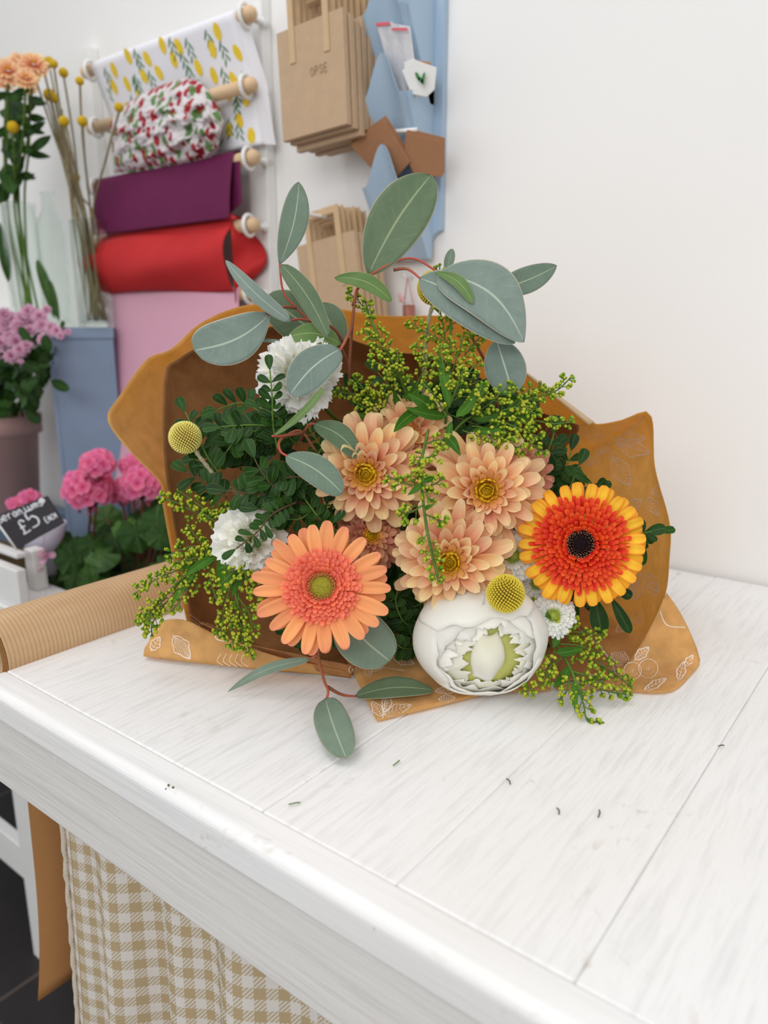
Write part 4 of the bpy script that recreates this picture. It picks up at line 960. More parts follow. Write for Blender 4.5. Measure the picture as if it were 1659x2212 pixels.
bpy.context.view_layer.update()
bv = []
for o in sheets:
    vs = [tuple(np.array(v.co)+woff(o)) for v in o.data.vertices]; bv.append(BVHTree.FromPolygons(vs, [tuple(p.vertices) for p in o.data.polygons]))
def hit(x, y):
    best = None; r = Vector(unit(ray(x, y)))
    for b_ in bv:
        h_ = b_.ray_cast(Vector(CAMP), r)
        if h_[0] is not None and (best is None or h_[3] < best[1]): best = (np.array(h_[0]), h_[3], np.array(h_[1]))
    if best is None: return None
    n_ = best[2]; n_ = n_ if n_@np.array(r) < 0 else -n_
    return best[0]+n_*.0005, n_
def stroke(m, pts, w=2.3):
    ph = [hit(*p) for p in pts]; run = []
    for h_ in ph+[None]:
        if h_ is None or (run and np.linalg.norm(h_[0]-run[-1][0]) > .02):
            if len(run) > 1:
                q = [r_[0] for r_ in run]; L_ = []
                for i in range(len(q)):
                    t_ = unit(q[min(i+1, len(q)-1)]-q[max(i-1, 0)]); s_2 = unit(np.cross(t_, run[i][1])); ww = w*.68/FPX/2; L_ += [q[i]+s_2*ww, q[i]-s_2*ww]
                m.add(L_, [(2*i, 2*i+1, 2*i+3, 2*i+2) for i in range(len(q)-1)])
            run = []
        if h_ is not None: run.append(h_)
def cpts(pts, n=6): return [(p[0], p[1]) for p in smoothpath([A(x, y, 0) for x, y in pts], n)]
def mleaf(m, x, y, L, W, ang, hatch=7):
    ca, sa = math.cos(ang), math.sin(ang); T_ = lambda u, v: (x+u*ca-v*sa, y+u*sa+v*ca)
    for sg_ in (1, -1):
        stroke(m, [T_(L*t, sg_*W*.5*math.sin(math.pi*t**.85)*(1+.12*math.sin(t*16))) for t in np.linspace(0, 1, 16)])
        for i in range(1, hatch):
            t = i/hatch; w_ = W*.5*math.sin(math.pi*t**.85)
            stroke(m, [T_(L*(t+.00), sg_*w_*.1), T_(L*(t+.06), sg_*w_*.55), T_(L*(t+.10), sg_*w_*.85)], 1.2)
    stroke(m, [T_(L*t, 0) for t in np.linspace(-.1, .95, 8)], 1.2)
def mberry(m, x, y, r):
    stroke(m, [(x+r*math.cos(t), y+r*math.sin(t)) for t in np.linspace(0, 6.28, 16)], 1.5)
    stroke(m, [(x+.6*r*math.cos(t), y+.6*r*math.sin(t)) for t in np.linspace(.3, 2.4, 6)], .9)
    for q in range(5): stroke(m, [(x, y), (x+.3*r*math.cos(q*1.26), y+.3*r*math.sin(q*1.26))], .9)
m = MB()
mleaf(m, 376, 1374, 60, 34, .95, 14); mleaf(m, 328, 1405, 34, 20, -1.0, 4); stroke(m, cpts([(395, 1325), (415, 1340), (432, 1352)])); stroke(m, cpts([(400, 1322), (420, 1335), (436, 1350)]))
for i in range(5): stroke(m, cpts([(478+i*12, 1412), (470+i*13, 1428), (488+i*12, 1440)]), 1.3)
stroke(m, cpts([(462, 1365), (468, 1380), (485, 1385)])); 
stroke(m, cpts([(872, 1450), (830, 1443), (795, 1438), (770, 1438)])); stroke(m, cpts([(815, 1441), (800, 1430), (790, 1424)])); stroke(m, cpts([(830, 1443), (812, 1450), (798, 1453)]))
for x, y in ((762, 1446), (780, 1431), (796, 1453), (812, 1424)): mberry(m, x, y, 8)
mleaf(m, 848, 1418, 50, 22, .35); mleaf(m, 830, 1545, 62, 24, -.35); mleaf(m, 826, 1548, 40, 20, -2.2); mleaf(m, 832, 1540, 45, 20, -1.4); stroke(m, cpts([(826, 1556), (830, 1530), (833, 1505)]))
mleaf(m, 948, 1512, 36, 16, -.1); mleaf(m, 940, 1494, 60, 16, -.1)
for x, y in ((1311, 924), (1288, 948), (1312, 944), (1342, 957), (1298, 970), (1326, 987), (1310, 966)): mberry(m, x, y, 10)
mleaf(m, 1325, 925, 72, 30, -.35, 10); mleaf(m, 1335, 960, 72, 36, .25, 12); mleaf(m, 1325, 990, 70, 38, 1.0, 8); mleaf(m, 1300, 940, 56, 30, 3.5, 8); mleaf(m, 1300, 975, 44, 26, 2.4, 6); mleaf(m, 1330, 950, 66, 28, -.05, 8)
mleaf(m, 1180, 925, 44, 18, .9, 4)
mleaf(m, 1400, 1075, 46, 24, 1.0, 6); mleaf(m, 1385, 1080, 40, 22, 2.5, 6); mleaf(m, 1410, 1065, 30, 22, -.3, 5)
mleaf(m, 1385, 1240, 60, 26, 1.8, 5); mleaf(m, 1395, 1240, 48, 26, .9, 5); mberry(m, 1412, 1272, 13); mleaf(m, 1352, 1290, 42, 22, -.9, 6)
mberry(m, 1378, 1334, 13); mleaf(m, 1360, 1340, 40, 22, 2.4, 5); stroke(m, cpts([(1425, 1320), (1440, 1350), (1480, 1355)]))
mberry(m, 1366, 1450, 19); mberry(m, 1400, 1445, 21); mleaf(m, 1358, 1432, 42, 30, 3.6, 10); mleaf(m, 1372, 1425, 40, 20, -.75, 6); mleaf(m, 1392, 1492, 54, 16, -.5, 6); mleaf(m, 1466, 1470, 42, 18, -1.3, 5)
mleaf(m, 1300, 1480, 52, 26, 3.0, 10); mleaf(m, 1300, 1482, 40, 22, -2.5, 8); mleaf(m, 1300, 1486, 40, 16, .1, 5); mleaf(m, 1480, 1440, 30, 14, -1.0, 4)
m.build('white_print', M['print'], wp, smooth=False)['label'] = 'white botanical line drawings'

# ------------------------------------------------------------------ flower stems run back to the tied neck
def backstem(e, c, dirn, mat, r=.0022, sc=1.0, dip=0.0):
    o1 = A(random.uniform(-.016, .016), random.uniform(-.008, .008), random.uniform(-.016, .016)); c = np.asarray(c, float)
    mid = c*.5+NK*.5-A(0, 0, .0)+dirn*(-.0)
    p = smoothpath([c, c-dirn*.03*sc, mid+A(0, 0, -dip), NK+o1, NE+o1*1.2], 6)
    for q in p: q[2] = max(q[2], TT+.006)
    m = MB(); m.tube(p, r, 7); return m.build('stem', M[mat], e)
def ground(c): return A(c[0], c[1], TT+.002)

def gerbera(px, py, d, R, tx, ty, label, mats, kind):
    F = face(px, py, d, tx, ty); e = thing('gerbera', F[0], label, 'flower', 'gerbera daisies')
    m = MB()
    if kind == 0:
        rosette(m, F, [(19, .36*R, -.10*R, .60*R, .215*R, -.02, -.16)], jit=.07, a=.5, b=.38, ridge=.10, cup=.10, nu=12, nv=8)
        rosette(m, F, [(21, .36*R, -.02*R, .63*R, .205*R, .12, -.08)], jit=.10, a=.5, b=.38, ridge=.12, cup=.14, nu=12, nv=8)
    else:
        rosette(m, F, [(24, .50*R, -.08*R, .48*R, .19*R, .05, -.12)], jit=.04, a=.5, b=.26, ridge=.16, cup=.10, nu=9, nv=8)
        rosette(m, F, [(25, .50*R, -.02*R, .49*R, .18*R, .10, -.10)], jit=.04, a=.5, b=.26, ridge=.16, cup=.10, nu=9, nv=8)
    m.build('outer_petals', M[mats[0]], e); m = MB()
    if kind == 0:
        rows = [(26, .20, .13, .9, .7), (30, .235, .15, .8, .5), (34, .27, .17, .65, .35), (36, .31, .18, .5, .25), (36, .35, .20, .38, .12), (36, .39, .20, .25, .05)]
    else:
        rows = [(24, .20, .13, .95, .7), (30, .25, .15, .8, .5), (34, .30, .16, .65, .4), (38, .35, .18, .5, .3), (40, .41, .19, .42, .22), (42, .47, .20, .36, .16), (42, .53, .20, .28, .1), (40, .58, .20, .22, .05)]
    for n, r0, L, e0, e1 in rows: rosette(m, F, [(n, r0*R, (.10-.18*r0)*R, L*R, (.075 if kind == 0 else .072)*R, e0, e1)], jit=.14, a=.6, b=.28, cup=.25, nu=5, nv=4)
    m.build('inner_petals', M[mats[1]], e); m = MB()
    for n, r0, L in ((22, .150, .05), (28, .175, .065), (30, .205, .075)): rosette(m, F, [(n, r0*R, .05*R, L*R, .03*R, 1.25, .8)], jit=.15, a=.5, b=.3, cup=.4, nu=4, nv=2)
    if kind == 1:
        for n, r0, L in ((16, .10, .05), (20, .125, .05)): rosette(m, F, [(n, r0*R, .05*R, L*R, .014*R, 1.25, 1.1)], jit=.15, nu=3, nv=2)
    m.build('floret_ring', M[mats[2]], e); m = MB()
    m.lathe(F[0]+F[1][:, 2]*.02*R, [(.001*R, .065*R), (.05*R, .062*R), (.11*R, .05*R), (.16*R, .02*R), (.22*R, -.05*R), (.38*R, -.10*R), (.22*R, -.22*R), (.05*R, -.30*R)], 30, F[1][:, 2]); m.build('disc', M[mats[3]], e)
    backstem(e, F[0]-F[1][:, 2]*.28*R, F[1][:, 2], 'green_stem', .0032)
gerbera(695, 1268, .600, 146*.6/FPX, -.05, .16, 'peach-orange gerbera with coral inner ring and olive centre, left front of the bouquet', ('ger_out', 'ger_in', 'ger_core', 'ger_disc'), 0)
gerbera(1255, 1176, .625, 137*.625/FPX, .02, .02, 'yellow-rimmed scarlet gerbera with black centre at the right of the bouquet', ('or_out', 'or_in', 'or_core', 'or_disc'), 1)

def chrys(px, py, d, rpx, tx, ty, label, dark=False, roll=0.0):
    R = rpx*d/FPX; F = face(px, py, d, tx, ty, roll); e = thing('chrysanthemum', F[0], label, 'flower', 'peach chrysanthemums in the bouquet')
    kw = dict(a=.8, b=.42, cup=.75, ridge=.05, nu=9, nv=6, wav=.06); m = MB()
    rosette(m, F, [(15, .18*R, -.34*R, .92*R, .27*R, -.35, -.45), (16, .18*R, -.24*R, .92*R, .27*R, -.10, -.30), (17, .17*R, -.14*R, .86*R, .26*R, .12, -.08), (16, .16*R, -.06*R, .74*R, .25*R, .38, .15), (15, .15*R, .0*R, .60*R, .22*R, .62, .45), (13, .14*R, .03*R, .46*R, .18*R, .85, .8)], jit=.17, **kw)
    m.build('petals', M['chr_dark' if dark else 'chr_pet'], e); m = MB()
    rosette(m, F, [(12, .12*R, .08*R, .30*R, .13*R, .8, .9), (10, .14*R, .10*R, .24*R, .12*R, .5, .6)], jit=.15, a=.8, b=.35, cup=.4, nu=6, nv=4); m.build('amber_petals', M['chr_mid'], e); m = MB(); m.lathe(F[0], [(.001*R, .14*R), (.10*R, .12*R), (.20*R, .04*R), (.30*R, -.16*R), (.12*R, -.36*R), (.02*R, -.40*R)], 16, F[1][:, 2], (.2, .5, .5))
    rosette(m, F, [(17, .19*R, .06*R, .27*R, .085*R, .75, 1.5), (16, .15*R, .06*R, .26*R, .075*R, .95, 2.2), (14, .11*R, .06*R, .20*R, .055*R, 1.1, 2.3), (10, .06*R, .07*R, .14*R, .05*R, 1.2, 2.2)], jit=.12, a=.5, b=.25, cup=.4, nu=6, nv=3); m.build('centre', M['chr_core'], e)
    backstem(e, F[0]-F[1][:, 2]*.2*R, F[1][:, 2], 'green_stem', .0022)
chrys(793, 1022, .655, 122, -.15, -.10, 'peach chrysanthemum left of the dangling goldenrod sprig, yellow centre', roll=.3)
chrys(1048, 1062, .640, 128, .12, .08, 'largest peach chrysanthemum, between goldenrod sprig and scarlet gerbera')
chrys(972, 1212, .625, 120, -.05, -.15, 'peach chrysanthemum directly above the white peony', roll=.5)
chrys(880, 945, .688, 98, -.05, .15, 'peach chrysanthemum highest in the bouquet, half under goldenrod leaves')
chrys(800, 1158, .675, 74, .25, .1, 'dusky small chrysanthemum peeping above the peach gerbera', dark=True)
chrys(1130, 1035, .690, 78, .5, 0, 'dusky chrysanthemum hidden behind the largest one, petals showing at its right', dark=True)

def frill(m, F, az, r0, z0, L, Wa, e0, e1, wave=.12, k=2.5, nu=12, nv=24, R_=None):
    R_ = random.random(); g = np.zeros((nu+1, nv+1, 3)); c = np.zeros((nu+1, nv+1, 3)); ph = R_*30
    ser = [random.uniform(-.06, .06)*(1 if i % 2 else -1)+.012*(-1)**i for i in range(nv+1)]
    for i in range(nu+1):
        t = i/nu; el = e0+(e1-e0)*t
        for j in range(nv+1):
            v = j/nv*2-1; rad = L*t*(1+ser[j]*t**9-.16*v*v*t); wid = v*Wa*(t**.75)*(1-.05*t)
            x = r0+rad*math.cos(el)*math.cos(wid); y = rad*math.sin(wid)*.9
            z = z0+rad*math.sin(el)+wave*L*t*t*math.sin(v*k*3+ph)+wave*.22*L*t**3*math.sin(v*k*9+ph*2)
            g[i, j] = (x*math.cos(az)-y*math.sin(az), x*math.sin(az)+y*math.cos(az), z); c[i, j] = (t, .5+v*.12, R_)
    m.grid(tf(F, g.reshape(-1, 3)).reshape(nu+1, nv+1, 3), c.reshape(-1, 3))
def carnation(px, py, d, rpx, tx, ty, label, rings, roll=0.0, extra=()):
    R = rpx*d/FPX; F = face(px, py, d, tx, ty, roll); e = thing('carnation', F[0], label, 'flower', 'white carnations')
    m = MB()
    for n, L, el, w_, wa in rings:
        o_ = random.uniform(0, 6)
        for i in range(n): frill(m, F, o_+6.283*i/n+random.uniform(-.2, .2), .02*R, 0, L*R*random.uniform(.92, 1.08), w_, el+random.uniform(-.1, .1), el*.9+random.uniform(-.1, .1), wa, 2.2+random.random())
    m.build('outer_petals', M['carn'], e); m = MB()
    for i in range(20):
        frill(m, F, random.uniform(0, 6.28), random.uniform(0, .12)*R, .05*R, R*random.uniform(.42, .62), random.uniform(.5, .9), random.uniform(.75, 1.35), random.uniform(.9, 1.4), .30, 3.2, nu=7, nv=16)
    m.build('inner_petals', M['carn'], e)
    for (qx, qy, w_, k_) in extra:
        m = MB(); t_ = P(qx, qy, d+.005)-F[0]; l_ = F[1].T@t_; frill(m, F, math.atan2(l_[1], l_[0]), 0, 0, np.linalg.norm(t_), w_, .0, -.05, .05, k_, nv=30); m.build('petal', M['carn'], e)
    m = MB(); m.lathe(F[0]-F[1][:, 2]*.6*R, [(.002, -.01), (.006, 0), (.008, .5*R), (.010, .62*R)], 14, F[1][:, 2]); m.build('calyx', M['green_stem'], e)
    backstem(e, F[0]-F[1][:, 2]*.6*R, F[1][:, 2], 'green_stem', .002)
carnation(645, 812, .665, 98, -.25, .35, 'large frilly white carnation at the top left under the eucalyptus leaves', [(6, .98, .05, .75, .08), (7, .85, .35, .7, .12), (7, .7, .6, .65, .16)],
          extra=[(665, 918, .55, 4), (620, 900, .5, 4), (705, 885, .5, 4), (718, 750, .35, 3), (590, 850, .5, 3)])
carnation(540, 1166, .655, 80, -.1, .05, 'smaller frilly white carnation left of the peach gerbera', [(6, .98, .05, .8, .06), (6, .85, .3, .7, .1), (7, .7, .55, .65, .15)], extra=[(520, 1088, .6, 3)])

def mum(px, py, d, rpx, tx, ty, label):
    R = rpx*d/FPX; F = face(px, py, d, tx, ty); e = thing('button_mum', F[0], label, 'flower', 'small white mums')
    m = MB(); rosette(m, F, [(28, .25*R, -.05*R, .72*R, .16*R, -.05, -.1), (28, .22*R, 0, .66*R, .16*R, .15, .1), (26, .2*R, .04*R, .52*R, .14*R, .35, .35), (24, .17*R, .07*R, .38*R, .12*R, .6, .6)], jit=.1, a=1.1, b=.25, cup=.5, nu=6, nv=4); m.build('petals', M['mum_w'], e)
    m = MB(); m.lathe(F[0], [(.001*R, .20*R), (.12*R, .18*R), (.20*R, .08*R), (.30*R, -.12*R), (.10*R, -.3*R)], 16, F[1][:, 2], (.6, .5, .5)); rosette(m, F, [(18, .15*R, .10*R, .22*R, .08*R, .8, 1.6), (12, .08*R, .07*R, .16*R, .05*R, 1.1, 2)], a=.6, b=.3, cup=.4, nu=4, nv=2); m.build('centre', M['mum_c'], e)
    backstem(e, F[0]-F[1][:, 2]*.1*R, F[1][:, 2], 'green_stem', .0015)
mum(1108, 1200, .655, 66, -.1, 0, 'white green-centred mum between the chrysanthemum and the scarlet gerbera')
mum(1195, 1330, .640, 52, .1, .1, 'white green-centred mum below the scarlet gerbera, right of peony')
mum(1158, 1262, .668, 44, .1, 0, 'white mum mostly hidden behind the left edge of the scarlet gerbera')

# peony
def peony():
    d = .640; F = face(1038, 1378, d, .20, -.36); R = 146*d/FPX
    e = thing('peony', F[0], 'big white cupped peony resting on the kraft paper front', 'flower')
    def pp(m, az, Rk, th0, th1, W, rag=.05, curl=0.0, nu=16, nv=18, off=(0, 0, 0), tw=0.0, flute=0.0, sk=1.0):
        R_ = random.random(); g = np.zeros((nu+1, nv+1, 3)); c = np.zeros((nu+1, nv+1, 3)); ca, sa = math.cos(az), math.sin(az)
        rg = [mn.noise(Vector((j/nv*5+R_*9, R_*50, 0)))*rag+mn.noise(Vector((j/nv*16, R_*50, 3)))*rag*.30 for j in range(nv+1)]
        for i in range(nu+1):
            t = i/nu; w = W*(math.sin(math.pi*min(1, .12+.62*t))**.8)*(1-.12*t**6)
            for j in range(nv+1):
                v = j/nv*2-1; th = th0+(th1-th0)*t+rg[j]*t**5+ .22*v*v*t**2*sk
                ph = v*w; dv = A(math.sin(th), 0, math.cos(th))*math.cos(ph)+A(0, 1, 0)*math.sin(ph)
                rr = Rk*R*(1+curl*t**4 + .018*math.sin(v*5+R_*9)*t + flute*math.sin(v*9+R_*20)*t**2)
                p = A(dv[0]*ca-dv[1]*sa, dv[0]*sa+dv[1]*ca, dv[2])*rr; p = A(p[0]*1.0, p[1]*.86, p[2]*.80)+A(*off)*R; g[i, j] = p; c[i, j] = (t, .5+v*.4, R_)
        m.grid(tf(F, g.reshape(-1, 3)).reshape(nu+1, nv+1, 3), c.reshape(-1, 3))
    for k, (az, Rk, th1, W) in enumerate([(1.75, 1.0, .60, 1.05), (.05, .99, .74, 1.0), (3.25, 1.0, .78, 1.0), (4.75, .99, .86, .9), (2.5, .97, .62, .95), (.95, .965, .66, .95), (5.6, .97, .80, .9), (4.0, .965, .82, .9)]):
        m = MB(); pp(m, az, Rk, 2.9, th1, W, .10, sk=.25, nv=24); m.build('outer_petal', M['peony'], e, solid=.0004)
    for k, (az, Rk, th1, W) in enumerate([(1.6, .945, .50, .62), (.75, .935, .52, .5), (2.45, .94, .52, .6), (3.15, .93, .60, .55), (.0, .93, .62, .5), (4.5, .93, .80, .6), (5.5, .92, .76, .5)]):
        m = MB(); pp(m, az, Rk, 1.9, th1, W, .26, curl=-.03, flute=.008, nv=30, sk=.5); m.build('ragged_petal', M['peony'], e, solid=.0004)
        gg = np.zeros((14, 32, 3)); cc = np.zeros((14, 32, 3))
    for i in range(14):
        for j in range(32):
            th, a_ = .05+1.5*i/13, 6.283*j/32; r_ = .84*R*(1-.10*math.exp(-(th/.45)**2)+.012*math.sin(a_*7+th*6)); gg[i, j] = A(math.sin(th)*math.cos(a_)*r_, math.sin(th)*math.sin(a_)*r_*.86, math.cos(th)*r_*.80); cc[i, j] = (.15+.5*(i/13), .5+.2*math.sin(a_*9), .5)
    m = MB(); m.grid(tf(F, gg.reshape(-1, 3)).reshape(14, 32, 3), cc.reshape(-1, 3), wrap=True); m.build('inner_petals', M['peony_in'], e)
    for k, (az, Rk, th0, th1, W) in enumerate([(3.0, .875, 1.2, .34, .40), (2.2, .88, 1.2, .36, .35), (1.2, .885, 1.2, .40, .35), (.25, .88, 1.2, .46, .34), (5.9, .87, 1.2, .56, .3), (3.7, .875, 1.2, .50, .35), (4.6, .87, 1.3, .62, .40), (5.3, .875, 1.3, .64, .35)]):
        m = MB(); pp(m, az, Rk, th0, th1, W*1.15, .26, flute=.012, nv=30, sk=.4); m.build('frill_petal', M['peony_core'], e, solid=.0003)
    # rolled heart petal leaning out of the opening
    m = MB(); n, q = 18, 22; g = np.zeros((n, q, 3)); c = np.zeros((n, q, 3))
    for i in range(n):
        t = i/(n-1); wd_ = .15+.09*math.sin(math.pi*min(1, t*1.1)*.9)
        for j in range(q):
            a_ = (j/(q-1))*4.2-.53
            g[i, j] = A(-.02-.02*t+wd_*math.cos(a_), .30-.66*t+.02*math.sin(a_*3), .52+.12*math.sin(math.pi*t)+wd_*.85*math.sin(a_)+.02*math.sin(a_*4+t*3)*t)*R; c[i, j] = (.55+.45*t, .5, .4)
    m.grid(tf(F, g.reshape(-1, 3)).reshape(n, q, 3), c.reshape(-1, 3)); m.build('heart_petal', M['peony_core'], e, solid=.0004)
    m = MB(); leafc = face(1030, 1292, .655, 0, .6)
    for (x0, y0, x1, y1, w_, dd) in ((1012, 1320, 1022, 1254, 96, .655), (1000, 1318, 960, 1292, 60, .65), (1050, 1318, 1075, 1268, 80, .66)):
        leaf(m, P(x0, y0, .66), P(x1, y1, dd), w_*d/FPX, bend=.1, fold=-.25, a=.4, b=.2, wav=.05, nv=10)
    m.build('loose_petals', M['peony'], e, solid=.0004)
    backstem(e, F[0]-F[1][:, 2]*.78*R, F[1][:, 2], 'green_stem', .0035)
peony()

# billy buttons
def billy(px, py, d, rpx, label, pts, mat, seed):
    c = P(px, py, d); R = rpx*d/FPX; e = thing('craspedia', c, label, 'flower', 'yellow billy buttons')
    m = MB(); m.ball(c, R*.86, 14, (0.0, .5, .5)); n = 470
    zax = unit(CAMP-c)
    for i in range(n):
        z = 1-2*(i+.5)/n; q = math.sqrt(1-z*z); a_ = i*2.39996+seed; dv = A(q*math.cos(a_), q*math.sin(a_), z)
        big = .75+.25*(1-max(0, dv@zax)); r_ = R*.068*(.8+.25*big)
        m.lathe(c+dv*R*.80, [(r_*.6, 0), (r_, R*.10), (r_*.9, R*.19), (r_*.3, R*.245)], 6, dv)
        m.c[-1][:, 0] = np.repeat([.0, .5, .9, 1.0], 6); m.c[-1][:, 2] = random.random()
    m.build('flower_head', M[mat], e)
    m = MB(); pts = smoothpath(pix(pts), 8); m.tube(pts, [.0019+.0003*math.sin(i*2.1) for i in range(len(pts))], 8); m.build('stem', M['cras_stem'], e)
billy(400, 945, .665, 34.5, 'pale yellow billy button standing out at the left against brown paper', [(418, 968, .667), (440, 998, .67), (475, 1035, .68), (560, 1090, .71), (760, 1130, .80)], 'cras_p', 0)
billy(1092, 1282, .590, 40.5, 'deep yellow billy button resting on top of the white peony', [(1100, 1290, .61), (1095, 1240, .66), (1060, 1200, .75), (1000, 1170, .9)], 'cras', 1)
billy(938, 622, .700, 36, 'yellow billy button highest in the bouquet, half behind the bluish leaf', [(938, 650, .70), (924, 700, .70), (919, 770, .705), (915, 860, .72), (930, 980, .78)], 'cras', 2)

# ------------------------------------------------------------------ eucalyptus
def euc(label, stems, leaves):
    base = stems[0][0]; e = thing('eucalyptus_sprig', P(*base), label, 'foliage', 'eucalyptus sprigs')
    m = MB()
    for st_ in stems:
        p = smoothpath(pix(st_), 6); n = len(p); m.tube(p, [.0016-.0007*i/n for i in range(n)], 7)
    m.build('stem', M['euc_stem'], e)
    for lf in leaves:
        (bx_, by_, bd), (tx_, ty_, td), w_, mt = lf[:4]; kw = dict(lf[4]) if len(lf) > 4 else {}
        b, t = P(bx_, by_, bd), P(tx_, ty_, td); n_ = unit(CAMP-(b+t)/2)+RT*kw.pop('nx', .0)+UP*kw.pop('ny', .25)
        kw.setdefault('a', .8); kw.setdefault('b', .62); kw.setdefault('fold', .10); kw.setdefault('bend', .05); kw.setdefault('wav', .018)
        m = MB(); leaf(m, b, t, w_*(bd+td)/2/FPX, nrm=n_, nu=22, nv=10, **kw); m.build('leaf', M[mt], e, solid=.0003)
euc('red-stemmed eucalyptus sprig arching above the bouquet top centre with the largest upright leaf',
    [[(757, 860, .70), (755, 790, .69), (765, 660, .675), (778, 615, .67), (815, 585, .668), (868, 560, .665), (905, 562, .66), (950, 592, .655)], [(760, 705, .68), (745, 738, .655), (735, 756, .64)], [(850, 583, .668), (880, 581, .665), (908, 602, .655)], [(779, 615, .67), (790, 600, .668), (797, 592, .668)], [(763, 660, .675), (770, 625, .67)]],
    [((795, 594, .668), (931, 378, .672), 122, 'euc_d', dict(a=.72, b=.62, side=-.03)), ((735, 754, .64), (627, 852, .625), 84, 'euc_b', dict(a=.55, b=.50, side=.06)),
     ((722, 600, .66), (846, 650, .665), 36, 'euc_g', dict(a=.6, b=.45, side=-.12, twist=.5)), ((906, 600, .655), (1112, 742, .645), 104, 'euc_b', dict(a=.62, b=.72, side=-.06)), ((945, 590, .650), (1132, 739, .64), 122, 'euc_b', dict(a=.62, b=.78, side=-.14)),
     ((940, 588, .648), (1022, 655, .636), 28, 'euc_g', dict(side=-.12))])
euc('eucalyptus sprig at upper left with slim upright leaf and broad leaf to its left',
    [[(755, 800, .71), (735, 750, .70), (690, 712, .69), (640, 665, .68), (612, 630, .675), (604, 570, .672)], [(745, 745, .70), (715, 705, .69), (655, 690, .68), (630, 692, .67)], [(640, 665, .68), (612, 663, .675), (590, 672, .67), (578, 682, .668)]],
    [((604, 572, .672), (646, 393, .675), 60, 'euc', dict(a=.85, b=.72, side=.05)), ((607, 571, .671), (709, 727, .655), 46, 'euc_d', dict(a=.5, b=.55, nx=-.2, side=-.05)), ((628, 695, .665), (487, 562, .655), 34, 'euc_b', dict(side=-.05, a=.45)),
     ((582, 680, .668), (419, 757, .650), 102, 'euc_b', dict(a=.72, b=.45, side=-.10)), ((712, 745, .715), (575, 640, .705), 100, 'euc_d', dict(a=.5, b=.5)), ((735, 742, .675), (622, 728, .665), 46, 'euc_g', dict(side=.12, a=.6)), ((740, 750, .70), (690, 655, .71), 70, 'euc_d', {}), ((630, 740, .68), (548, 735, .68), 8, 'euc_b', {})])
euc('eucalyptus sprig behind goldenrod at upper right with leaves left and right',
    [[(1075, 880, .72), (1065, 800, .71), (1070, 725, .70), (1066, 640, .70)], [(1060, 800, .71), (1000, 690, .705), (965, 592, .70)], [(1070, 745, .70), (1074, 730, .68)]],
    [((1066, 628, .70), (1203, 574, .70), 58, 'euc', dict(a=.7, b=.75, side=.05)), ((1072, 733, .675), (1108, 851, .665), 88, 'euc_b', dict(a=.7, b=.55)), ((963, 592, .70), (977, 537, .70), 22, 'euc', {})])
euc('eucalyptus sprig mid left with a leaf hanging beside the left chrysanthemum',
    [[(700, 1010, .66), (655, 935, .65), (620, 940, .64), (603, 955, .63), (606, 975, .625), (620, 985, .62)], [(655, 935, .65), (610, 942, .63), (588, 942, .62)], [(650, 950, .66), (665, 920, .65), (680, 915, .645)]],
    [((617, 984, .62), (740, 1066, .61), 66, 'euc', dict(a=.6, b=.5, side=-.06)), ((678, 915, .645), (776, 990, .64), 52, 'euc_d', dict(a=.6, side=-.1)), ((590, 942, .62), (699, 838, .615), 17, 'euc_g', dict(side=.06, a=.7, b=.4))])
euc('eucalyptus sprig trailing over the table edge of the paper below the peach gerbera',
    [[(740, 1300, .66), (700, 1380, .645), (688, 1415, .636), (700, 1470, .622), (709, 1492, .615), (705, 1512, .612), (702, 1532, .608)], [(708, 1484, .618), (728, 1496, .622), (745, 1502, .628), (768, 1504, .632)], [(688, 1415, .636), (672, 1422, .64)], [(740, 1300, .66), (738, 1330, .655)]],
    [((735, 1322, .650), (842, 1428, .640), 116, 'euc', dict(a=.45, b=.42, side=.05)), ((671, 1424, .64), (491, 1495, .645), 24, 'euc', dict(a=.5, b=.8, side=.06, twist=.6)), ((766, 1504, .632), (936, 1491, .640), 54, 'euc_d', dict(a=.6, b=.6, side=-.05, ny=.9)), ((703, 1508, .610), (748, 1638, .543), 78, 'euc', dict(a=.5, b=.42, side=.02))])

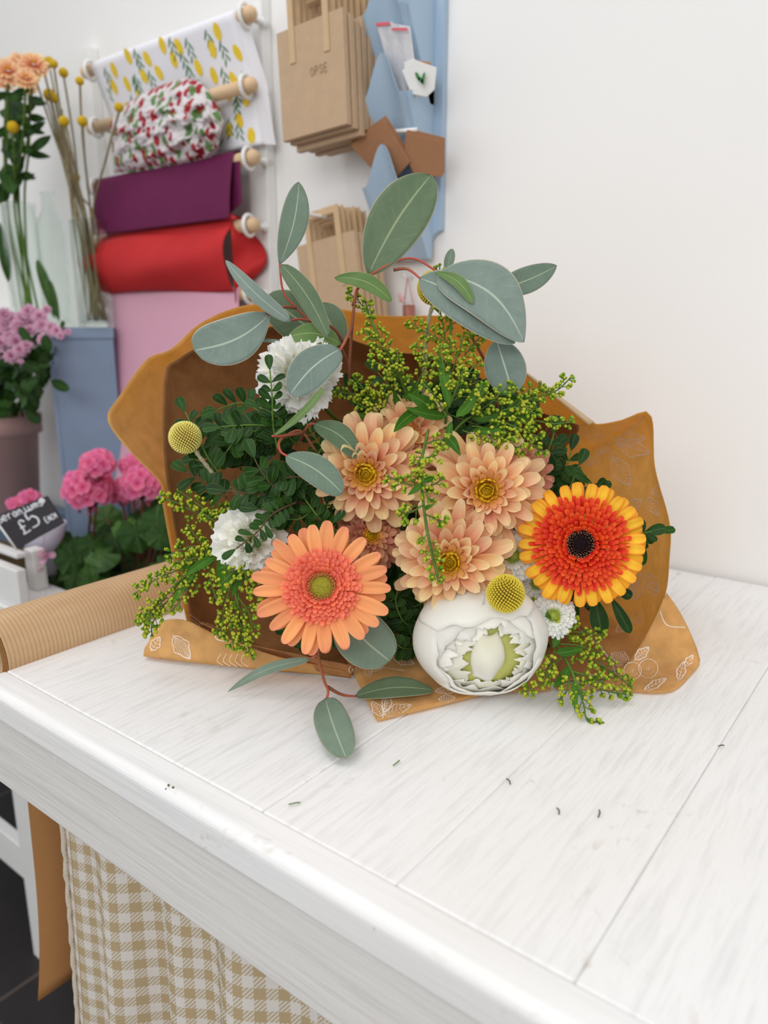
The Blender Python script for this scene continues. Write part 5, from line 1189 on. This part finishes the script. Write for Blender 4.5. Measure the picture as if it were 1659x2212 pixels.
# ------------------------------------------------------------------ goldenrod
def budmesh():
    prof = [(.3, 0), (.9, .5), (1.0, 1.1), (.88, 1.6), (.60, 1.85), (.05, 1.75)]; return prof
BP = budmesh()
def buds_on(m, p, r, dirn=None):
    """a bud with its foot at p"""
    dv = unit(dirn); m.lathe(p, [(a_*r, b_*r) for a_, b_ in BP], 6, dv); m.c[-1][:, 0] = np.repeat([0, .25, .5, .75, .9, 1.0], 6); m.c[-1][:, 2] = random.random()
def golden(label, stems, branches, leaves, yl=1.0, seed=1):
    random.seed(seed); e = thing('goldenrod_sprig', P(*stems[0][0]), label, 'flower', 'goldenrod sprigs')
    m = MB()
    for st_ in stems: m.tube(smoothpath(pix(st_), 6), .0013, 6)
    m.build('stem', M['green_stem'], e)
    for br in branches:
        p = resample(smoothpath(pix(br), 6), 40); L = np.sum(np.linalg.norm(np.diff(p, axis=0), axis=1)); mb, ms = MB(), MB()
        ms.tube(p, .0007, 5); n = max(4, int(L/.0042)); side = 1
        for i in range(n):
            s = .10+.88*(i+.5)/n; q = p[min(39, int(s*39))]; t_ = unit(p[min(39, int(s*39)+1)]-p[max(0, int(s*39)-1)]); side = -side
            perp = unit(np.cross(t_, FW))*side; dv = unit(t_*.9+perp*random.uniform(.5, 1.2)-FW*random.uniform(-.5, .8)); ln = .010*(1.15-.7*s)*random.uniform(.7, 1.2)
            tip = q+dv*ln; ms.tube([q, tip], .0004, 4)
            for k in range(random.choice((4, 5, 6))):
                f = random.uniform(.35, 1.05); bd = unit(dv+A(*[random.uniform(-.9, .9) for _ in range(3)])-FW*.35+A(0, 0, .25)); r_ = .00160*random.uniform(.8, 1.15)
                foot = q+dv*ln*f+bd*.0012; ms.tube([q+dv*ln*f*.9, foot], .0003, 4); buds_on(mb, foot, r_, bd)
        buds_on(mb, p[-1], .0016, unit(p[-1]-p[-3])); mb.build('flower_cluster', M['bud'], e); ms.build('branchlet', M['green_stem'], e)
    for (b, t, w_) in leaves:
        m = MB(); leaf(m, P(*b), P(*t), w_*b[2]/FPX, bend=.08*random.choice((-1, 1)), fold=.25, side=random.uniform(-.08, .08), nu=10, nv=4, a=.6, b=.9); m.build('leaf', M['sol_leaf'], e)
D = .665
golden('tall goldenrod sprig leaning left above the chrysanthemums, tips beside the red stem', [[(905, 930, .70), (880, 850, .69), (830, 750, .68), (785, 660, .68)]],
    [[(870, 830, .685), (835, 760, .68), (805, 700, .68), (790, 655, .68)], [(800, 690, .68), (775, 650, .68), (752, 634, .68)], [(850, 790, .685), (805, 735, .67), (785, 715, .67)], [(880, 870, .69), (862, 800, .67), (858, 760, .67)], [(885, 860, .69), (915, 800, .68), (925, 770, .68)], [(870, 830, .685), (840, 795, .66), (800, 780, .66)]],
    [((880, 900, .69), (850, 840, .67), 16), ((870, 860, .68), (925, 820, .665), 18)], seed=2)
golden('goldenrod sprig at the centre top standing under the highest billy button', [[(960, 960, .70), (965, 880, .685), (972, 780, .68), (975, 650, .69)]],
    [[(968, 800, .68), (960, 720, .685), (948, 650, .69), (950, 575, .70)], [(972, 820, .67), (990, 760, .665), (1002, 722, .665)], [(968, 840, .67), (930, 790, .66), (900, 745, .665)], [(972, 860, .66), (960, 800, .65), (950, 750, .655)], [(975, 870, .66), (1000, 820, .655), (1035, 780, .66)], [(968, 740, .68), (915, 715, .685), (885, 695, .69)], [(985, 800, .67), (1020, 745, .68), (1045, 725, .69)], [(975, 700, .68), (1010, 690, .685), (1040, 715, .69)], [(965, 900, .65), (935, 850, .64), (915, 830, .64)], [(970, 880, .65), (985, 840, .64), (1000, 800, .64)]],
    [((965, 900, .66), (875, 880, .65), 22), ((915, 880, .66), (850, 934, .64), 26), ((945, 900, .66), (880, 850, .65), 34), ((970, 880, .65), (945, 760, .66), 22), ((985, 900, .64), (1030, 845, .64), 22), ((975, 910, .64), (970, 970, .63), 16), ((960, 940, .64), (995, 985, .62), 22)], seed=3)
golden('goldenrod sprig spreading right over the white wall, longest tips beyond the paper', [[(960, 960, .69), (1010, 905, .67), (1080, 890, .665), (1160, 880, .66)]],
    [[(1090, 888, .66), (1150, 860, .66), (1200, 845, .66), (1233, 815, .66)], [(1080, 900, .655), (1140, 905, .655), (1190, 915, .655), (1234, 912, .655)], [(1010, 905, .67), (1060, 870, .655), (1090, 840, .655), (1108, 832, .66)], [(1020, 920, .66), (1080, 930, .65), (1130, 945, .65), (1175, 982, .65)], [(1000, 930, .66), (1050, 950, .645), (1085, 965, .645), (1105, 985, .645)], [(1060, 900, .66), (1110, 880, .65), (1160, 895, .65)], [(1000, 900, .66), (1030, 860, .64), (1040, 830, .645)], [(1030, 930, .655), (1085, 950, .64), (1130, 975, .645)], [(1070, 905, .655), (1120, 925, .645), (1165, 945, .65)], [(1100, 880, .66), (1150, 840, .67), (1185, 850, .67)]],
    [((1020, 905, .66), (1115, 885, .65), 22), ((1060, 900, .66), (1100, 945, .65), 18), ((1100, 890, .66), (1145, 915, .65), 14), ((1020, 930, .65), (1085, 925, .64), 16), ((1010, 890, .66), (1060, 820, .67), 30), ((1090, 850, .69), (1160, 930, .69), 26)], seed=4)
golden('short goldenrod sprig right of the large carnation', [[(870, 940, .71), (835, 890, .70), (800, 850, .69)]],
    [[(830, 885, .70), (790, 855, .685), (750, 850, .685), (722, 848, .685)], [(820, 880, .70), (785, 840, .685), (765, 815, .69)], [(830, 880, .70), (815, 845, .69), (800, 820, .69)], [(840, 900, .70), (800, 885, .68), (770, 870, .68)], [(845, 890, .70), (835, 860, .69), (828, 840, .69)]],
    [((850, 910, .70), (810, 870, .68), 14), ((840, 905, .69), (750, 890, .67), 16)], seed=5)
golden('thin goldenrod sprig dangling down the middle between the chrysanthemums', [[(925, 930, .65), (910, 1000, .61), (912, 1060, .595), (922, 1140, .59), (945, 1245, .585)]],
    [[(915, 975, .63), (900, 1010, .60), (903, 1030, .60)], [(912, 990, .62), (940, 985, .61), (946, 975, .61)], [(910, 1050, .595), (875, 1045, .59), (840, 1030, .59)], [(912, 1055, .595), (940, 1045, .59), (955, 1035, .59)], [(915, 1090, .59), (890, 1105, .585), (865, 1112, .585)], [(918, 1110, .59), (940, 1120, .585), (960, 1128, .585)], [(920, 1140, .59), (930, 1190, .585), (940, 1230, .585), (946, 1255, .585)], [(912, 1000, .61), (915, 1040, .595), (925, 1080, .59)], [(918, 960, .63), (950, 950, .62), (965, 965, .62)]],
    [((908, 1045, .59), (880, 1070, .58), 14), ((915, 1040, .59), (938, 1030, .58), 14), ((918, 1100, .59), (938, 1090, .58), 10)], seed=6)
golden('goldenrod sprig in the left of the bouquet reaching far over the paper roll', [[(600, 1180, .70), (540, 1160, .68), (480, 1185, .67), (420, 1230, .67), (340, 1300, .675)]],
    [[(470, 1190, .67), (400, 1225, .665), (340, 1250, .67), (292, 1282, .675)], [(400, 1250, .67), (360, 1300, .665), (320, 1325, .67), (294, 1340, .67)], [(430, 1230, .67), (395, 1290, .66), (370, 1320, .66)], [(360, 1300, .67), (330, 1345, .665), (328, 1370, .665)], [(480, 1185, .67), (420, 1205, .655), (380, 1215, .655)], [(440, 1210, .67), (400, 1245, .66), (380, 1260, .66)], [(460, 1200, .665), (455, 1250, .655), (470, 1300, .65)], [(360, 1290, .67), (335, 1315, .66), (310, 1355, .66)], [(450, 1200, .67), (420, 1180, .67), (362, 1200, .675)]],
    [((470, 1200, .66), (400, 1245, .65), 20), ((480, 1200, .66), (480, 1290, .65), 34), ((440, 1220, .66), (385, 1225, .65), 16), ((420, 1240, .66), (370, 1310, .655), 14)], seed=7)
golden('goldenrod sprig rising above the left carnation along the paper edge', [[(600, 1170, .70), (530, 1140, .69), (470, 1120, .685), (400, 1085, .685)]],
    [[(470, 1118, .685), (420, 1105, .68), (380, 1085, .68), (345, 1076, .68)], [(490, 1130, .68), (450, 1105, .675), (415, 1080, .675), (388, 1060, .68)], [(500, 1150, .68), (470, 1130, .67), (440, 1110, .67)], [(520, 1220, .68), (460, 1200, .67), (425, 1160, .67), (408, 1138, .675)], [(500, 1210, .67), (470, 1190, .66), (440, 1190, .66)], [(510, 1150, .68), (500, 1120, .67), (485, 1090, .68)]],
    [((540, 1150, .68), (470, 1110, .67), 22), ((560, 1170, .67), (470, 1150, .66), 26), ((520, 1215, .665), (450, 1180, .66), 18)], seed=8)
golden('goldenrod sprig hanging down left of the peach gerbera onto the paper', [[(600, 1200, .68), (540, 1210, .665), (510, 1270, .655), (520, 1350, .655)]],
    [[(515, 1280, .65), (515, 1330, .65), (530, 1380, .655), (545, 1420, .66)], [(500, 1260, .655), (485, 1310, .65), (480, 1360, .65), (475, 1375, .655)], [(520, 1220, .655), (545, 1260, .645), (560, 1305, .645)], [(510, 1300, .655), (500, 1350, .65), (505, 1400, .655)], [(515, 1290, .65), (540, 1330, .648), (545, 1380, .652)], [(520, 1230, .655), (500, 1240, .645), (480, 1260, .645)], [(530, 1210, .65), (530, 1240, .64), (535, 1275, .64)], [(505, 1330, .655), (520, 1370, .65), (528, 1400, .655)]],
    [((540, 1205, .65), (500, 1290, .64), 26), ((560, 1200, .66), (470, 1230, .65), 20)], seed=9)
golden('goldenrod sprig drooping onto the table right of the peony', [[(1160, 1300, .68), (1190, 1370, .655), (1225, 1430, .64), (1260, 1510, .618)]],
    [[(1240, 1470, .63), (1260, 1520, .612), (1268, 1555, .606), (1298, 1562, .604)], [(1200, 1400, .645), (1180, 1450, .632), (1160, 1480, .628), (1128, 1494, .628)], [(1225, 1440, .64), (1280, 1480, .63), (1320, 1495, .63), (1360, 1500, .632)], [(1210, 1400, .645), (1270, 1420, .645), (1320, 1450, .648), (1362, 1482, .65)], [(1195, 1370, .65), (1245, 1365, .648), (1300, 1375, .65)], [(1200, 1390, .645), (1250, 1395, .64), (1290, 1410, .645)], [(1230, 1450, .635), (1225, 1490, .625), (1210, 1510, .622)], [(1190, 1360, .65), (1210, 1350, .64), (1240, 1345, .645)], [(1215, 1420, .64), (1190, 1440, .63), (1180, 1470, .628)], [(1235, 1450, .635), (1270, 1460, .63), (1300, 1475, .632)], [(1180, 1340, .66), (1165, 1320, .66), (1160, 1300, .665)]],
    [((1195, 1400, .64), (1225, 1340, .635), 18), ((1200, 1410, .64), (1260, 1400, .63), 20), ((1230, 1440, .635), (1195, 1485, .62), 20), ((1240, 1470, .63), (1243, 1540, .61), 14), ((1190, 1370, .645), (1182, 1320, .63), 16)], seed=10)

# ------------------------------------------------------------------ dark glossy foliage
def sprig(label, rach, seed, Lp=34, Wp=18, stem='green_stem', grp='dark leafy sprigs', extra_leaves=()):
    random.seed(seed); e = thing('leafy_sprig', P(*rach[0][0]), label, 'foliage', grp); ms = MB()
    for rc in rach:
        p = resample(smoothpath(pix(rc), 6), 40); L = np.sum(np.linalg.norm(np.diff(p, axis=0), axis=1)); ms.tube(p, [.0010-.0004*i/40 for i in range(40)], 6)
        n = max(2, int(L/.0085)); m = MB()
        for i in range(n):
            s = .12+.85*i/n; k = min(38, int(s*39)); t_ = unit(p[k+1]-p[max(0, k-1)])
            for sd in (1, -1):
                perp = unit(np.cross(t_, FW))*sd; dv = unit(t_*random.uniform(.3, .8)+perp-FW*random.uniform(-.55, .55)); ln = Lp*.65/FPX*random.uniform(.75, 1.15)
                nn = unit(-FW+A(0, 0, .5)+perp*random.uniform(-.4, .4)); leaf(m, p[k], p[k]+dv*ln, Wp*.65/FPX*random.uniform(.85, 1.15), nrm=nn, fold=.12, bend=.06*random.choice((-1, 1)), a=.95, b=.42, nu=8, nv=6, rnd=random.random())
        t_ = unit(p[-1]-p[-4]); leaf(m, p[-1], p[-1]+t_*Lp*.7/FPX, Wp*.7/FPX, nrm=-FW+A(0, 0, .5), a=.95, b=.42, nu=8, nv=6)
        m.build('leaflets', M['pist'], e)
    for (b, t, w_) in extra_leaves:
        m = MB(); leaf(m, P(*b), P(*t), w_*b[2]/FPX, fold=.15, a=.9, b=.5, nu=12, nv=6, bend=.05); m.build('leaf', M['pist'], e)
    ms.build('stem', M[stem], e)
sprig('dark leafy sprig against brown paper, right of the pale billy button', [[(640, 960, .67), (600, 925, .655), (545, 918, .65), (478, 922, .65)], [(620, 960, .67), (560, 890, .67), (520, 870, .675), (470, 885, .68)], [(480, 1030, .68), (450, 990, .68), (420, 930, .685), (400, 890, .69)], [(560, 930, .65), (520, 940, .655), (490, 975, .66)]], 21, 40, 22)
sprig('dark leafy sprig with a brown twig between the two carnations', [[(660, 1090, .67), (600, 1072, .65), (540, 1066, .645), (490, 1060, .645)], [(640, 1080, .66), (590, 1050, .64), (560, 1010, .635), (550, 990, .635)], [(700, 1060, .67), (640, 1030, .645), (575, 1045, .64)], [(490, 1075, .67), (450, 1050, .675), (405, 1020, .68)], [(640, 1110, .66), (600, 1105, .64), (560, 1100, .64)]], 22, 42, 24, 'wood_stem')
sprig('dark leafy tip climbing in front of the large carnation', [[(600, 970, .65), (590, 920, .64), (588, 860, .63), (583, 800, .63)], [(610, 930, .65), (600, 900, .64), (560, 880, .64)]], 23, 32, 17)
sprig('thin dark leafy twig lying across the smaller carnation', [[(640, 1085, .65), (590, 1110, .625), (555, 1150, .61), (510, 1185, .605)]], 24, 32, 15, 'wood_stem')
sprig('dark leafy sprig between the middle eucalyptus leaf and the left chrysanthemum', [[(720, 1000, .68), (690, 960, .665), (650, 900, .66), (620, 880, .66)], [(740, 1100, .68), (690, 1090, .655), (650, 1120, .65), (600, 1120, .65)], [(720, 1150, .68), (690, 1120, .65), (660, 1080, .65)], [(700, 960, .67), (680, 990, .65), (640, 1010, .645)], [(660, 1160, .67), (690, 1160, .65), (720, 1130, .65)]], 25, 34, 18)
sprig('dark leafy sprig tucked low between peach gerbera and peony', [[(900, 1360, .70), (870, 1340, .675), (855, 1300, .67), (862, 1270, .67)], [(900, 1400, .70), (870, 1400, .67), (845, 1380, .665)], [(880, 1330, .69), (905, 1350, .68), (910, 1380, .68)]], 26, 32, 18)
sprig('sparse dark leaves showing around the scarlet gerbera on the right', [[(1300, 1120, .70), (1285, 1060, .69), (1270, 1040, .69)], [(1350, 1190, .70), (1385, 1155, .68), (1415, 1148, .678)]], 27, 44, 18,
    extra_leaves=[((1392, 1150, .68), (1439, 1140, .675), 26), ((1280, 1046, .69), (1240, 1022, .69), 16), ((1283, 1046, .69), (1316, 1048, .69), 14), ((1382, 1160, .69), (1388, 1222, .685), 24), ((1285, 1290, .69), (1300, 1370, .685), 40), ((1320, 1290, .69), (1362, 1368, .685), 26), ((1245, 1300, .68), (1240, 1342, .675), 20), ((1330, 1270, .69), (1365, 1290, .69), 24), ((1165, 960, .71), (1195, 1015, .71), 30), ((1190, 1010, .72), (1165, 950, .72), 20)])
# deep filler greenery low in the cone
for q, (cx_, cy_, wx, wy, d0, lab) in enumerate([(560, 1000, 130, 130, .72, 'mass of dark leaves deep in the left of the wrapping'), (830, 1130, 130, 230, .735, 'dark leaves deep in the middle behind the chrysanthemums'), (1150, 1150, 130, 230, .735, 'dark leaves deep in the right behind the scarlet gerbera'),
                                                  (800, 1330, 180, 70, .70, 'dark leaves low in the shade behind gerbera and peony'), (900, 880, 230, 80, .755, 'dark leaves deep at the top behind goldenrod')]):
    random.seed(40+q); rr_ = []
    for i in range(12 if q != 4 else 8):
        x, y = cx_+random.uniform(-1, 1)*wx*.4, cy_+random.uniform(-1, 1)*wy*.4; a_ = random.uniform(0, 6.28); dd = d0+random.uniform(-.01, .02)
        x2, y2 = cx_+math.cos(a_)*wx, cy_+math.sin(a_)*wy; rr_.append([(x, y, dd+.03), ((x+x2)/2, (y+y2)/2, dd), (x2, y2, dd)])
    sprig(lab, rr_, 60+q, 42, 24)
